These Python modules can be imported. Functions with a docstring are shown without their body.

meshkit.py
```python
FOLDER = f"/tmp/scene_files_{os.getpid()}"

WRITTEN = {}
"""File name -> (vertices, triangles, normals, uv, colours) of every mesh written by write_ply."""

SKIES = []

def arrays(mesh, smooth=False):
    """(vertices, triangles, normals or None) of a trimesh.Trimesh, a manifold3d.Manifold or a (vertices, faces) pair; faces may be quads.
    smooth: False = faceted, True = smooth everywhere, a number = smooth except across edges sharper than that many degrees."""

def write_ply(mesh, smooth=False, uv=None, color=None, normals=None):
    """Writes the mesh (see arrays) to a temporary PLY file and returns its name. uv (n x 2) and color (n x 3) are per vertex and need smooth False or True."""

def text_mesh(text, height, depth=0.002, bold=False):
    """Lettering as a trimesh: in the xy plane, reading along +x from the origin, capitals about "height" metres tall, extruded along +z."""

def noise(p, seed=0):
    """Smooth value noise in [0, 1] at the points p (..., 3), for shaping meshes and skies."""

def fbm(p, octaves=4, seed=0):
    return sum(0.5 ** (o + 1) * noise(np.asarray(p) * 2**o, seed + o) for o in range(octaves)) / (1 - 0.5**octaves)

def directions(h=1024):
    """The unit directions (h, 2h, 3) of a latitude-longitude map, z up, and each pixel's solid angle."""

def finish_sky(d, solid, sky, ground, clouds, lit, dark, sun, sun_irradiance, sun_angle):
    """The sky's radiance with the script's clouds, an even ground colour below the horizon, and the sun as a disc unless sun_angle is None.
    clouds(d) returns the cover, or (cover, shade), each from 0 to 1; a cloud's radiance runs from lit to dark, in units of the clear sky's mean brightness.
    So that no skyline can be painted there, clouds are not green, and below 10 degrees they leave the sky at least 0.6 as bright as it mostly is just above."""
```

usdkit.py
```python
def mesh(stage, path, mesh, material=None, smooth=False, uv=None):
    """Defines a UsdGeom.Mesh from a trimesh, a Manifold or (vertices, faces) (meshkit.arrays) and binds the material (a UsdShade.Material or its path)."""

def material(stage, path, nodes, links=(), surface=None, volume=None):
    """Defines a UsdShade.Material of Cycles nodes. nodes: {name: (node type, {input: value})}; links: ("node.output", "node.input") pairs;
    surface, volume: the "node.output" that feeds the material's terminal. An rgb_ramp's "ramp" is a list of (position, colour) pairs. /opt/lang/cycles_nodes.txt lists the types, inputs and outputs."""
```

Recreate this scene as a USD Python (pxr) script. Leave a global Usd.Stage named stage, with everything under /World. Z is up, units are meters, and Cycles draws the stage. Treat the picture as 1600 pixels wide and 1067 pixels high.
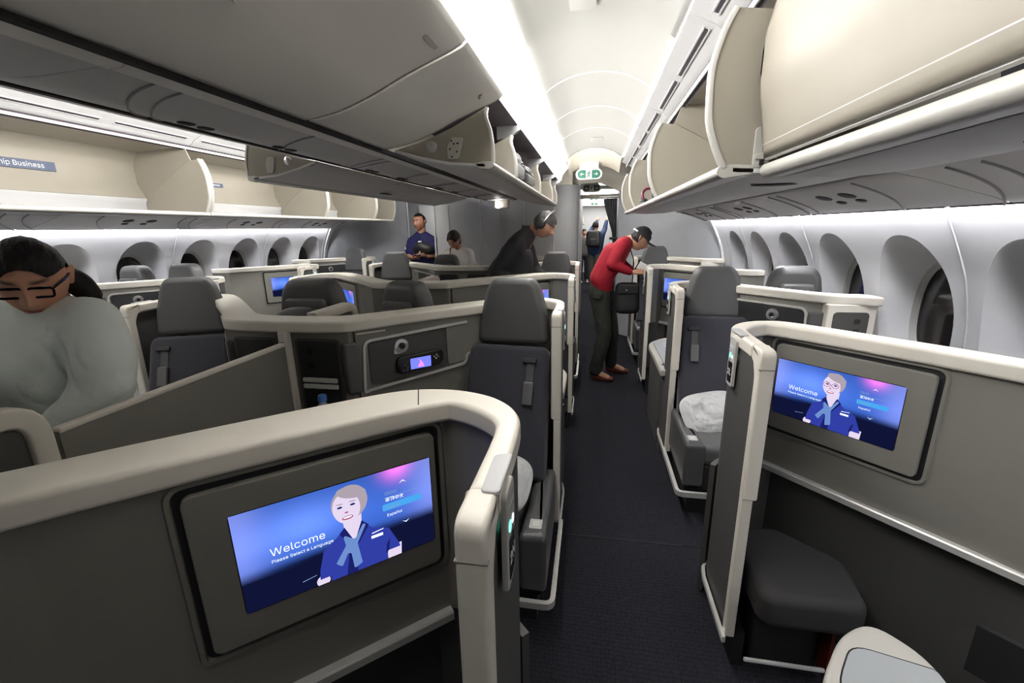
import math, random
import numpy as np, trimesh, manifold3d as m3, usdkit, meshkit
from shapely.geometry import Polygon, LineString, Point, box as sbox
from shapely.ops import unary_union
from pxr import Usd, UsdGeom, UsdLux, Gf, Sdf

stage = Usd.Stage.CreateInMemory()
UsdGeom.SetStageUpAxis(stage, UsdGeom.Tokens.z); UsdGeom.SetStageMetersPerUnit(stage, 1.0)
world = UsdGeom.Xform.Define(stage, '/World'); stage.SetDefaultPrim(world.GetPrim())
UsdGeom.Scope.Define(stage, '/World/Looks')

# ------------------------------------------------------------------ camera, sky, exposure
F_PX, VX, VY, CX, CY, ROLL, EYE = 680.0, 926.0, 355.0, 800.0, 533.5, 1.0, 1.65
d = np.array([VX - CX, VY - CY, F_PX]); d /= np.linalg.norm(d)
e = np.array([1.0, -math.tan(math.radians(ROLL)), 0])
up = np.cross(e, d); up /= np.linalg.norm(up); up = -up if up[1] > 0 else up
rt = np.cross(d, up); rt = -rt if rt[0] < 0 else rt
R = np.stack([rt, d, up], 1)                      # camera (x right, y down, z forward) from world
right_w, down_w, fwd_w = R[0], R[1], R[2]
cam = UsdGeom.Camera.Define(stage, '/World/camera')
M = Gf.Matrix4d(*[float(v) for v in (*right_w, 0, *(-down_w), 0, *(-fwd_w), 0, 0, 0, EYE, 1)])
cam.AddTransformOp().Set(M)
cam.CreateHorizontalApertureAttr(36.0); cam.CreateVerticalApertureAttr(36.0 * 1067 / 1600)
cam.CreateFocalLengthAttr(36.0 * F_PX / 1600); cam.CreateClippingRangeAttr(Gf.Vec2f(0.02, 200))
cam.CreateExposureAttr(2.9)
sky = UsdLux.DomeLight.Define(stage, '/World/night_sky'); sky.CreateIntensityAttr(0.003); sky.CreateColorAttr(Gf.Vec3f(.5, .6, .9))
LED = 2.9        # radiance of the ceiling cove strips
COVE = 11.5      # radiance of the hidden cove strips
FAR = .8         # radiance of the lamps in the next cabin
WASH = 7.0       # radiance of the sidewall wash strips

# ------------------------------------------------------------------ materials
MAT = {}
def mat(name, col, rough=.5, metal=0, bump=None, var=0, spec=.5, coat=0, sheen=0, vscale=6, emis=None):
    n = {'p': ('principled_bsdf', {'base_color': col, 'roughness': rough, 'metallic': metal, 'specular_ior_level': spec, 'coat_weight': coat, 'sheen_weight': sheen})}
    l = []
    if emis: n['p'][1].update({'emission_color': emis[0], 'emission_strength': emis[1]})
    if bump or var:
        n['tc'] = ('texture_coordinate', {})
    if bump:
        n['nz'] = ('noise_texture', {'scale': bump[0], 'detail': 3.0}); n['b'] = ('bump', {'strength': bump[1], 'distance': bump[2]})
        l += [('tc.object', 'nz.vector'), ('nz.fac', 'b.height'), ('b.normal', 'p.normal')]
    if var:
        c0 = [max(0, c * (1 - var)) for c in col]; c1 = [min(1, c * (1 + var)) for c in col]
        n['nv'] = ('noise_texture', {'scale': vscale, 'detail': 5.0}); n['r'] = ('rgb_ramp', {'ramp': [(.3, c0), (.7, c1)]})
        l += [('tc.object', 'nv.vector'), ('nv.fac', 'r.fac'), ('r.color', 'p.base_color')]
    MAT[name] = usdkit.material(stage, '/World/Looks/' + name, n, l, surface='p.BSDF'); return MAT[name]
def glow(name, col, s):
    MAT[name] = usdkit.material(stage, '/World/Looks/' + name, {'e': ('emission', {'color': col, 'strength': s})}, [], surface='e.emission'); return MAT[name]
mat('white_plastic', (.46, .46, .46), .45, var=.02)
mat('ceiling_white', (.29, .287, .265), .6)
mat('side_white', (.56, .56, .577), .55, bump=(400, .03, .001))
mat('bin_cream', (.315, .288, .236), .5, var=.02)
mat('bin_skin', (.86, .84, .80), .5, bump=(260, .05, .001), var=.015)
mat('bin_lip', (.47, .458, .42), .4)
mat('service_grey', (.62, .605, .60), .55, bump=(200, .05, .001))
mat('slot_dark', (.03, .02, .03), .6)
mat('gap_black', (.012, .011, .012), .8)
mat('shell_taupe', (.205, .196, .171), .55, bump=(500, .08, .0008), var=.04)
mat('shell_dark', (.07, .068, .064), .6, bump=(500, .1, .0008), var=.04)
mat('rail_cream', (.72, .675, .595), .42, bump=(300, .02, .0005), var=.015)
mat('trim_silver', (.62, .61, .58), .35, metal=.35)
mat('leather', (.10, .099, .099), .42, bump=(90, .12, .002), var=.06)
mat('leather_side', (.08, .08, .082), .38, bump=(60, .2, .003))
mat('seat_cloth', (.030, .029, .040), .85, bump=(700, .2, .001), sheen=.2)
mat('belt_grey', (.06, .06, .065), .6)
mat('black_gloss', (.012, .011, .012), .18)
mat('black_soft', (.018, .018, .019), .5)
mat('metal', (.7, .7, .7), .25, metal=.9)
mat('plinth_black', (.012, .012, .014), .7)
mat('bulkhead_blue', (.40, .41, .435), .5, bump=(300, .04, .001), var=.03)
mat('bulkhead_grey', (.40, .40, .404), .45, var=.03)
mat('header_cream', (.66, .61, .50), .5)
mat('window_dark', (.012, .009, .010), .08)
mat('window_ring', (.46, .45, .43), .4)
mat('pillow_white', (.5, .5, .5), .75, bump=(14, .5, .02))
mat('placard_blue', (.03, .05, .11), .4)
mat('text_white', (.8, .8, .8), .5)
mat('exit_green', (.004, .10, .06), .4, emis=((.01, .25, .15), .02))
mat('exit_green_dim', (.003, .045, .03), .4)
mat('exit_white', (.5, .5, .48), .4, emis=((.9, 1, .95), .01))
mat('joint_grey', (.30, .29, .29), .6)
mat('curtain_grey', (.20, .20, .205), .9)
mat('strip_brown', (.10, .012, .004), .35)
mat('bottle_cap', (.10, .28, .75), .4)
mat('plastic_clear', (.55, .6, .65), .1)
mat('paper', (.7, .68, .63), .6)
mat('ottoman_cloth', (.032, .030, .030), .85, bump=(700, .2, .001))
mat('table_cream', (.42, .40, .36), .42)
mat('table_grey', (.30, .315, .32), .45, bump=(300, .05, .0006))
def _carpet():
    n = {'tc': ('texture_coordinate', {}), 'm': ('mapping', {'scale': (1, .55, 1)}), 'v': ('voronoi_texture', {'scale': 95.0, 'randomness': .35}),
         'nz': ('noise_texture', {'scale': 40.0, 'detail': 4.0}), 'mx': ('rgb_ramp', {'ramp': [(0, (.030, .029, .036)), (.55, (.016, .0155, .021)), (1, (.008, .008, .011))]}),
         'b': ('bump', {'strength': .7, 'distance': .004}), 'p': ('principled_bsdf', {'roughness': .95, 'specular_ior_level': .15})}
    l = [('tc.object', 'm.vector'), ('m.vector', 'v.vector'), ('v.distance', 'mx.fac'), ('mx.color', 'p.base_color'), ('v.distance', 'b.height'), ('b.normal', 'p.normal')]
    MAT['carpet'] = usdkit.material(stage, '/World/Looks/carpet', n, l, surface='p.BSDF')
_carpet()
def _vcol(name, strength, emit=True, rough=.6):
    n = {'a': ('attribute', {'attribute': 'tint'})}
    if emit:
        n['e'] = ('emission', {'strength': strength}); MAT[name] = usdkit.material(stage, '/World/Looks/' + name, n, [('a.color', 'e.color')], surface='e.emission')
    else:
        n['p'] = ('principled_bsdf', {'roughness': rough}); MAT[name] = usdkit.material(stage, '/World/Looks/' + name, n, [('a.color', 'p.base_color')], surface='p.BSDF')
_vcol('screen_picture', .17); _vcol('skin_tint', 0, False)
glow('led', (1, .98, .95), LED); glow('cove_led', (1, .98, .95), COVE); glow('led_far', (1, .98, .95), FAR); glow('wash', (.96, .97, 1.0), WASH); glow('lamp_white', (1, .97, .9), 4)
glow('scr_white', (.85, .92, 1), 0.152); glow('scr_cyan', (.06, .36, .80), 0.152); glow('scr_pale', (.25, .38, .62), 0.121)
glow('scr_navy', (.035, .055, .42), 0.121); glow('scr_navy_dark', (.012, .018, .16), 0.121); glow('scr_scarf', (.16, .28, .62), 0.136)
glow('scr_skin', (.72, .62, .80), 0.152); glow('scr_hair', (.42, .36, .42), 0.136); glow('scr_lip', (.45, .10, .22), 0.136); glow('green_led', (.2, .9, .7), .3)

# ------------------------------------------------------------------ scene helpers
USED = {}
def numbered(parent, name):
    k = USED.get((parent, name), 0); USED[(parent, name)] = k + 1
    return name if k == 0 else '%s_%03d' % (name, k)
def thing(name, label=None, cat=None, loc=(0, 0, 0), group=None, kind=None):
    p = '/World/' + numbered('/World', name)
    x = UsdGeom.Xform.Define(stage, p); x.AddTranslateOp().Set(Gf.Vec3d(*map(float, loc))); o = x.GetPrim()
    for k, v in (('label', label), ('category', cat), ('group', group), ('kind', kind)):
        if v: o.SetCustomDataByKey(k, v)
    return {'path': p, 'loc': np.array(loc, float), 'prim': o}
def part(par, name, mesh, m, smooth=35, label=None, col=None, kind=None):
    if isinstance(mesh, list): mesh = cat(mesh)
    if hasattr(mesh, 'to_mesh'): mesh = man2tm(mesh)
    mesh = mesh.copy(); mesh.apply_translation(-par['loc'])
    p = par['path'] + '/' + numbered(par['path'], name)
    g = usdkit.mesh(stage, p, mesh, MAT[m], smooth=(True if col is not None else smooth))
    if col is not None:
        UsdGeom.PrimvarsAPI(g).CreatePrimvar('tint', Sdf.ValueTypeNames.Color3fArray, 'vertex').Set([Gf.Vec3f(*map(float, c)) for c in col])
    o = g.GetPrim()
    if label: o.SetCustomDataByKey('label', label)
    if kind: o.SetCustomDataByKey('kind', kind)
    return {'path': p, 'loc': par['loc'], 'prim': o}
def one(name, mesh, m, label=None, cat=None, group=None, kind=None, smooth=35):
    if isinstance(mesh, list): mesh = trimesh.util.concatenate(mesh)
    if hasattr(mesh, 'to_mesh'): mesh = man2tm(mesh)
    p = '/World/' + numbered('/World', name); g = usdkit.mesh(stage, p, mesh, MAT[m], smooth=smooth); o = g.GetPrim()
    for k, v in (('label', label), ('category', cat), ('group', group), ('kind', kind)):
        if v: o.SetCustomDataByKey(k, v)
    return o
def struct(name): return thing(name, kind='structure')

# ------------------------------------------------------------------ mesh helpers
def man2tm(m):
    q = m.to_mesh(); return trimesh.Trimesh(np.array(q.vert_properties)[:, :3], np.array(q.tri_verts), process=False)
def tm2man(t):
    t = trimesh.Trimesh(t.vertices, t.faces, process=True)
    return m3.Manifold(m3.Mesh(np.asarray(t.vertices, np.float32), np.asarray(t.faces, np.uint32)))
def cat(l): return trimesh.util.concatenate(l)
def box(x0, x1, y0, y1, z0, z1):
    b = trimesh.creation.box((x1 - x0, y1 - y0, z1 - z0)); b.apply_translation(((x0 + x1) / 2, (y0 + y1) / 2, (z0 + z1) / 2)); return b
def hull(pts):
    return trimesh.convex.convex_hull(np.asarray(pts, float))
def rbox(x0, x1, y0, y1, z0, z1, r=.01, n=10):
    s = m3.Manifold.sphere(r, n); ps = [s.translate((x, y, z)) for x in (x0 + r, x1 - r) for y in (y0 + r, y1 - r) for z in (z0 + r, z1 - r)]
    return man2tm(m3.Manifold.batch_hull(ps))
def place(m, o, xd, up=(0, 0, 1)):
    """local x along xd (2d, level), local y along up, local z = xd x up"""
    xd = np.array([*xd[:2], xd[2] if len(xd) > 2 else 0.0]); xd = xd / np.linalg.norm(xd); up = np.array(up, float); up /= np.linalg.norm(up)
    T = np.eye(4); T[:3, 0] = xd; T[:3, 1] = up; T[:3, 2] = np.cross(xd, up); T[:3, 3] = o
    m = m.copy(); m.apply_transform(T); return m
def clean(pts):
    pts = [tuple(map(float, p)) for p in pts]; out = [pts[0]]
    for p in pts[1:]:
        if math.dist(p, out[-1]) > 1e-6: out.append(p)
    if math.dist(out[0], out[-1]) < 1e-6: out.pop()
    return out
def rext(pts, z0, z1, r=.006, n=3, both=True):
    """prism of an outline with rounded top (and bottom) edges; outline in local xy, height along z"""
    pts = np.array(clean(pts)); A = .5 * np.sum(pts[:, 0] * np.roll(pts[:, 1], -1) - np.roll(pts[:, 0], -1) * pts[:, 1])
    if A < 0: pts = pts[::-1]
    e1 = pts - np.roll(pts, 1, 0); e2 = np.roll(pts, -1, 0) - pts
    e1 /= np.linalg.norm(e1, axis=1)[:, None]; e2 /= np.linalg.norm(e2, axis=1)[:, None]
    n1 = np.stack([-e1[:, 1], e1[:, 0]], 1); n2 = np.stack([-e2[:, 1], e2[:, 0]], 1)   # inward for CCW
    b = n1 + n2; b /= np.maximum(.35, (1 + np.sum(n1 * n2, 1)))[:, None]
    lev = []
    if both:
        for k in range(n + 1):
            a = math.pi / 2 * k / n; lev.append((r * (1 - math.sin(a)), z0 + r * (1 - math.cos(a))))
    else: lev.append((0, z0))
    for k in range(n + 1):
        a = math.pi / 2 * (1 - k / n); lev.append((r * (1 - math.sin(a)), z1 - r * (1 - math.cos(a))))
    V = np.vstack([np.column_stack([pts + b * o, np.full(len(pts), z)]) for o, z in lev]); N = len(pts); Fc = []
    for k in range(len(lev) - 1):
        for i in range(N):
            j = (i + 1) % N; a, bb, c, dd = k * N + i, k * N + j, (k + 1) * N + j, (k + 1) * N + i
            Fc += [(a, bb, c), (a, c, dd)]
    import mapbox_earcut as ec
    for k, flip in ((0, True), (len(lev) - 1, False)):
        P2 = V[k * N:(k + 1) * N, :2]; t = ec.triangulate_float64(np.ascontiguousarray(P2), np.array([N], np.uint32)).reshape(-1, 3).astype(int)
        for a, bb, c in t:
            cr = (P2[bb][0] - P2[a][0]) * (P2[c][1] - P2[a][1]) - (P2[bb][1] - P2[a][1]) * (P2[c][0] - P2[a][0])
            if (cr < 0) != flip: a, bb = bb, a
            Fc.append((a + k * N, bb + k * N, c + k * N))
    return trimesh.Trimesh(V, np.array(Fc), process=False)
def rrect(x0, y0, x1, y1, r, n=5):
    out = []
    for cx, cy, a0 in ((x1 - r, y0 + r, -90), (x1 - r, y1 - r, 0), (x0 + r, y1 - r, 90), (x0 + r, y0 + r, 180)):
        for k in range(n + 1):
            a = math.radians(a0 + 90 * k / n); out.append((cx + r * math.cos(a), cy + r * math.sin(a)))
    return out
def rpoly(pts, r, n=5):
    """rounds the corners of an outline; r a number or one per corner"""
    pts = [np.array(p, float) for p in pts]; out = []; N = len(pts)
    for i, p in enumerate(pts):
        rr = r[i] if hasattr(r, '__len__') else r
        a = pts[i - 1] - p; b = pts[(i + 1) % N] - p; la, lb = np.linalg.norm(a), np.linalg.norm(b); k = min(rr, la * .45, lb * .45)
        p0, p1 = p + a / la * k, p + b / lb * k
        for t in np.linspace(0, 1, n + 1): out.append(tuple((1 - t) ** 2 * p0 + 2 * t * (1 - t) * p + t * t * p1))
    return clean(out)
def fillet(pts, r, n=5):
    pts = [np.array(p, float) for p in pts]; out = [pts[0]]
    for i in range(1, len(pts) - 1):
        p = pts[i]; a = pts[i - 1] - p; b = pts[i + 1] - p; la, lb = np.linalg.norm(a), np.linalg.norm(b); k = min(r, la * .45, lb * .45)
        p0, p1 = p + a / la * k, p + b / lb * k
        for t in np.linspace(0, 1, n + 1): out.append((1 - t) ** 2 * p0 + 2 * t * (1 - t) * p + t * t * p1)
    return np.array(out + [pts[-1]])
def sweep(path, prof, upv=(0, 0, 1)):
    """profile (side, up) swept along a 3d path; side = tangent x up"""
    path = np.asarray(path, float); prof = np.asarray(prof, float); n = len(path); U = np.array(upv, float); V = []
    for i in range(n):
        t1 = path[i] - path[i - 1] if i > 0 else path[1] - path[0]; t2 = path[i + 1] - path[i] if i < n - 1 else path[-1] - path[-2]
        t1 = t1 / np.linalg.norm(t1); t2 = t2 / np.linalg.norm(t2); t = t1 + t2; t /= np.linalg.norm(t)
        s = np.cross(t, U); s /= np.linalg.norm(s); u = np.cross(s, t); u /= np.linalg.norm(u)
        k = 1 / max(.4, float(np.dot(t, t1)))
        V.append(path[i] + prof[:, :1] * s * k + prof[:, 1:] * u)
    V = np.vstack(V); m = len(prof); Fc = []
    for i in range(n - 1):
        for j in range(m):
            a, b = i * m + j, i * m + (j + 1) % m; Fc += [(a, b, b + m), (a, b + m, a + m)]
    c0, c1 = len(V), len(V) + 1; V = np.vstack([V, V[:m].mean(0), V[-1 - m + 1:].mean(0) if False else V[(n - 1) * m:n * m].mean(0)])
    for j in range(m): Fc += [(c0, (j + 1) % m, j), (c1, (n - 1) * m + j, (n - 1) * m + (j + 1) % m)]
    t = trimesh.Trimesh(V, np.array(Fc), process=False)
    if t.volume < 0: t.invert()
    return t
def bar(a, b, r, n=10):
    a, b = np.array(a, float), np.array(b, float)
    return trimesh.creation.cylinder(r, segment=[a, b], sections=n)
def yprism(prof, y0, y1, r=0):
    """outline in (x, z) extruded along y"""
    m = rext([(p[0], p[1]) for p in prof], 0, y1 - y0, r or .0015, 1)
    T = np.array([[1, 0, 0, 0], [0, 0, -1, y1], [0, 1, 0, 0], [0, 0, 0, 1.0]]); m.apply_transform(T); return m
def thick(prof, t):
    """closed outline from an open (x, z) line given thickness t to its left"""
    p = np.array(prof, float); d_ = np.gradient(p, axis=0); nn = np.stack([-d_[:, 1], d_[:, 0]], 1); nn /= np.linalg.norm(nn, axis=1)[:, None]
    return [tuple(q) for q in p] + [tuple(q) for q in (p + nn * t)[::-1]]
def lathe(prof, n=20):
    return trimesh.creation.revolve(np.array(prof, float), sections=n)
def text(s, h, depth=.0006, bold=False): return meshkit.text_mesh(s, h, depth, bold)
# ------------------------------------------------------------------ the cabin shell
XC = -1.36                                          # cabin centre line
mir = lambda x: 2 * XC - x
Y0, YE = -2.2, 17.0
fl = struct('floor')
for k, (a, b) in enumerate(((Y0, 2.09), (2.094, 5.6), (5.604, YE))):
    part(fl, 'carpet_panel', box(mir(1.6), 1.6, a, b, -.05, 0), 'carpet', smooth=False)
part(fl, 'carpet_seam', box(-.12, .52, 2.088, 2.096, -.01, .0025), 'gap_black', smooth=False)

PROF = np.array([(1.36, 1.70), (1.43, 1.56), (1.495, 1.40), (1.535, 1.20), (1.55, .95), (1.54, .5), (1.48, .0)])   # right sidewall (x, z)
from scipy.interpolate import PchipInterpolator
_pz = PchipInterpolator(PROF[::-1, 1], PROF[::-1, 0])
def wallx(z): return _pz(np.clip(z, 0, 1.70))
def grid_mesh(P):                                   # P (a, b, 3) points
    a, b = P.shape[:2]; i = np.arange(a * b).reshape(a, b); q = np.stack([i[:-1, :-1], i[1:, :-1], i[1:, 1:], i[:-1, 1:]], -1).reshape(-1, 4)
    return trimesh.Trimesh(P.reshape(-1, 3), np.vstack([q[:, [0, 1, 2]], q[:, [0, 2, 3]]]), process=False)
def sup(a, b, n, t): c, s = np.cos(t), np.sin(t); return a * np.sign(c) * np.abs(c) ** (2 / n), b * np.sign(s) * np.abs(s) ** (2 / n)
NW = 72; TH = np.linspace(0, 2 * np.pi, NW + 1)
WZ, WA, WB = 1.215, .255, .375                      # reveal centre height and half sizes
def wall_side(side, name, seam0, yend, first):
    w = struct(name); sx = (lambda x: x) if side > 0 else mir; wn = 0; y = seam0
    while y + 1.29 < -1.6: y += 1.29
    panels = []; yy = seam0
    while yy > -1.8: yy -= 1.29
    while yy < yend - .05:
        panels.append((yy, min(yy + 1.29, yend))); yy += 1.29
    for (a, b) in panels:
        cells = []
        ncell = 2 if b - a > 1.2 else (1 if b - a > .6 else 0)
        if b <= .2: ncell = 0
        meshes = []
        for c in range(ncell):
            cy = a + .3225 + .645 * c; y0 = a + .645 * c + (.004 if c == 0 else 0); y1 = a + .645 * (c + 1) - (.004 if c == 1 else 0)
            ey, ez = sup(WA, WB, 2.25, TH)
            ry = np.empty(NW + 1); rz = np.empty(NW + 1)
            for k, t in enumerate(TH):              # cell border in the same direction
                cs, sn = math.cos(t), math.sin(t); hy = (y1 - cy) if cs > 0 else (cy - y0); hz = (1.70 - WZ) if sn > 0 else WZ
                f = min(hy / max(abs(cs), 1e-9), hz / max(abs(sn), 1e-9)); ry[k], rz[k] = cs * f, sn * f
            rows = []
            for s in np.linspace(0, 1, 13):
                Y, Z = cy + ey + (ry - ey) * s, WZ + ez + (rz - ez) * s; rows.append(np.stack([sx(wallx(Z)), Y, Z], -1))
            meshes.append(grid_mesh(np.array(rows)))
            # corners of the cell that the star-shaped rings cut
            for sy in (y0, y1):
                for zz in (0.0, 1.70):
                    k = np.argmin((cy + ry - sy) ** 2 + (WZ + rz - zz) ** 2); k2 = (k + 1) % NW if abs(cy + ry[(k + 1) % NW] - cy - ry[k]) + abs(rz[(k + 1) % NW] - rz[k]) > 0 else k
                    pts = []
                    for kk in (k - 1, k, k + 1):
                        kk %= NW; pts.append((cy + ry[kk], WZ + rz[kk]))
                    v = [(sx(wallx(q[1])), q[0], q[1]) for q in pts] + [(sx(wallx(zz)), sy, zz)]
                    meshes.append(trimesh.Trimesh(np.array(v), [(0, 1, 3), (1, 2, 3)], process=False))
            # window with its reveal, ring and dark pane
            wn += 1
            win = thing('window_%d' % (wn + (0 if side > 0 else 20)), kind='structure')
            rows = []
            for s in np.linspace(0, 1, 9):
                aa, bb = WA + (.158 - WA) * s, WB + (.252 - WB) * s; yy_, zz_ = sup(aa, bb, 2.25 + .1 * s, TH); Z = WZ + zz_ + .0 * s
                dep = .085 * s ** .9
                rows.append(np.stack([sx(wallx(Z) * (1 - s) + (wallx(WZ) + .02) * s + dep * .9), cy + yy_, Z], -1))
            part(win, 'reveal', grid_mesh(np.array(rows)), 'side_white', smooth=40)
            last = rows[-1]; ring = []
            X1 = sx(wallx(WZ) + .02 + .085 * .9)
            for s, dx in ((0, 0), (.25, .012), (.6, .012), (1, .026)):
                q = last.copy(); q[:, 0] = X1 + (dx if side > 0 else -dx); q[:, 1] = cy + (q[:, 1] - cy) * (1 - .10 * s); q[:, 2] = WZ + (q[:, 2] - WZ) * (1 - .08 * s); ring.append(q)
            part(win, 'bezel', grid_mesh(np.array(ring)), 'window_ring', smooth=40)
            q = ring[-1]; ctr = q[:-1].mean(0)
            part(win, 'pane', trimesh.Trimesh(np.vstack([q, ctr]), [(k, k + 1, NW + 1) for k in range(NW)], process=False), 'window_dark', smooth=False)
        if ncell == 0 or a + .645 * ncell < b - .02:
            y0 = a + .645 * ncell + .002; z = np.linspace(1.70, 0, 24); meshes.append(grid_mesh(np.array([[(sx(float(wallx(q))), yy_, q) for q in z] for yy_ in (y0, b - .004)])))
        part(w, 'sidewall_panel', meshes, 'side_white', smooth=20)
        z = np.linspace(1.70, .3, 16); pth = [(sx(float(wallx(q)) + .002), a, q) for q in z]
        part(w, 'panel_seam', sweep(pth, [(-.007, 0), (-.004, .006), (.004, .006), (.007, 0), (.007, -.01), (-.007, -.01)], upv=(-side, 0, .2)), 'white_plastic')
    # outer skin so that no night gets in behind the lining
    part(w, 'outer_skin', box(*sorted((sx(1.72), sx(1.78))), Y0, YE, -.05, 2.7), 'gap_black', smooth=False)
    z = np.linspace(1.80, .3, 16); pth = [(sx(float(wallx(q)) - .01), yend, q) for q in z]
    part(w, 'end_trim', sweep(pth, [(-.03, -.01), (-.03, .012), (.03, .012), (.03, -.01)], upv=(-side, 0, .2)), 'side_white')
    return w
wall_side(1, 'wall_right', 2.06, 5.56, 0)
wall_side(-1, 'wall_left', 3.84, 6.50, 0)

# rear end of the modelled cabin, behind the camera
rw = struct('wall_rear'); part(rw, 'panel', box(mir(1.75), 1.75, Y0 - .05, Y0, 0, 2.75), 'bulkhead_grey', smooth=False)

# ------------------------------------------------------------------ ceilings over both aisles
CEI = [struct('ceiling'), struct('ceiling')]
def arch(m_, y0, y1, dz=0.0, x0=-.345, x1=.335, ze=2.458, rise=.118):
    xs = np.linspace(x0, x1, 25); t = (xs - x0) / (x1 - x0) * 2 - 1; zs = ze + dz + rise * (1 - np.abs(t) ** 2.3)
    p = thick(list(zip(xs, zs)), .02); p = [(m_(x), z) for x, z in p]
    return yprism(p, y0, y1)
CB = [Y0, -.3, .98, 2.285, 3.05, 3.85, 4.62, 5.75]
for ce, m_ in zip(CEI, (lambda x: x, mir)):
    for i in range(len(CB) - 1):
        near = CB[i + 1] <= 2.29
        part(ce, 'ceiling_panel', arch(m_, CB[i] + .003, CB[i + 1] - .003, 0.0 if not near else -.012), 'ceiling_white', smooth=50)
    for yb in CB[3:-1]:
        part(ce, 'panel_joint', arch(m_, yb - .010, yb + .010, -.004), 'white_plastic', smooth=50)
    # sloped end piece towards the front doorway
    P = []
    xs = np.linspace(-.335, .325, 21); t = (xs + .005) / .33
    for s in np.linspace(0, 1, 8):
        P.append([(m_(x), 5.75 + .55 * s, 2.458 + .118 * (1 - abs(q) ** 2.3) - (.14 * s * s) * (1 - .15 * abs(q)) ) for x, q in zip(xs, t)])
    part(ce, 'end_panel', grid_mesh(np.array(P)), 'header_cream', smooth=60)
    # panel over the outboard bins with its air slots
    for i in range(1, 6):
        a, b = -.65 + 1.3 * (i - 1), min(-.65 + 1.3 * i, 6.1)
        part(ce, 'vent_panel', yprism([(m_(.475), 2.335), (m_(.450), 2.345), (m_(.425), 2.366), (m_(.328), 2.412), (m_(.34), 2.44), (m_(.50), 2.40)], a + .002, b - .002), 'white_plastic')
        for s0 in (0.06, .69):
            part(ce, 'air_slot', yprism([(m_(.413), 2.368), (m_(.413), 2.381), (m_(.399), 2.388), (m_(.3985), 2.3745)], a + s0, a + s0 + .53), 'slot_dark')
            for q, z in ((.419, 2.3645), (.398, 2.3745)):
                part(ce, 'slot_frame', yprism([(m_(q), z), (m_(q), z + .004), (m_(q - .006), z + .007), (m_(q - .006), z + .002)], a + s0 - .01, a + s0 + .54), 'white_plastic')
    part(ce, 'fascia', yprism([(m_(.50), 2.33), (m_(.475), 2.335), (m_(.472), 2.325), (m_(.50), 2.30)], -1.6, 5.5), 'slot_dark')
ce = CEI[0]
part(ce, 'smoke_hatch', place(rext(rrect(-.07, -.11, .07, .11, .03), 0, .006, .003, 2, False), (0.02, 5.2, 2.573), (1, 0), (0, -1, 0)), 'ceiling_white')
part(ce, 'smoke_hatch', place(rext(rrect(-.09, -.14, .09, .14, .04), 0, .004, .002, 2, False), (-.10, 2.05, 2.5575), (1, 0), (0, -1, 0)), 'ceiling_white')
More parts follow.
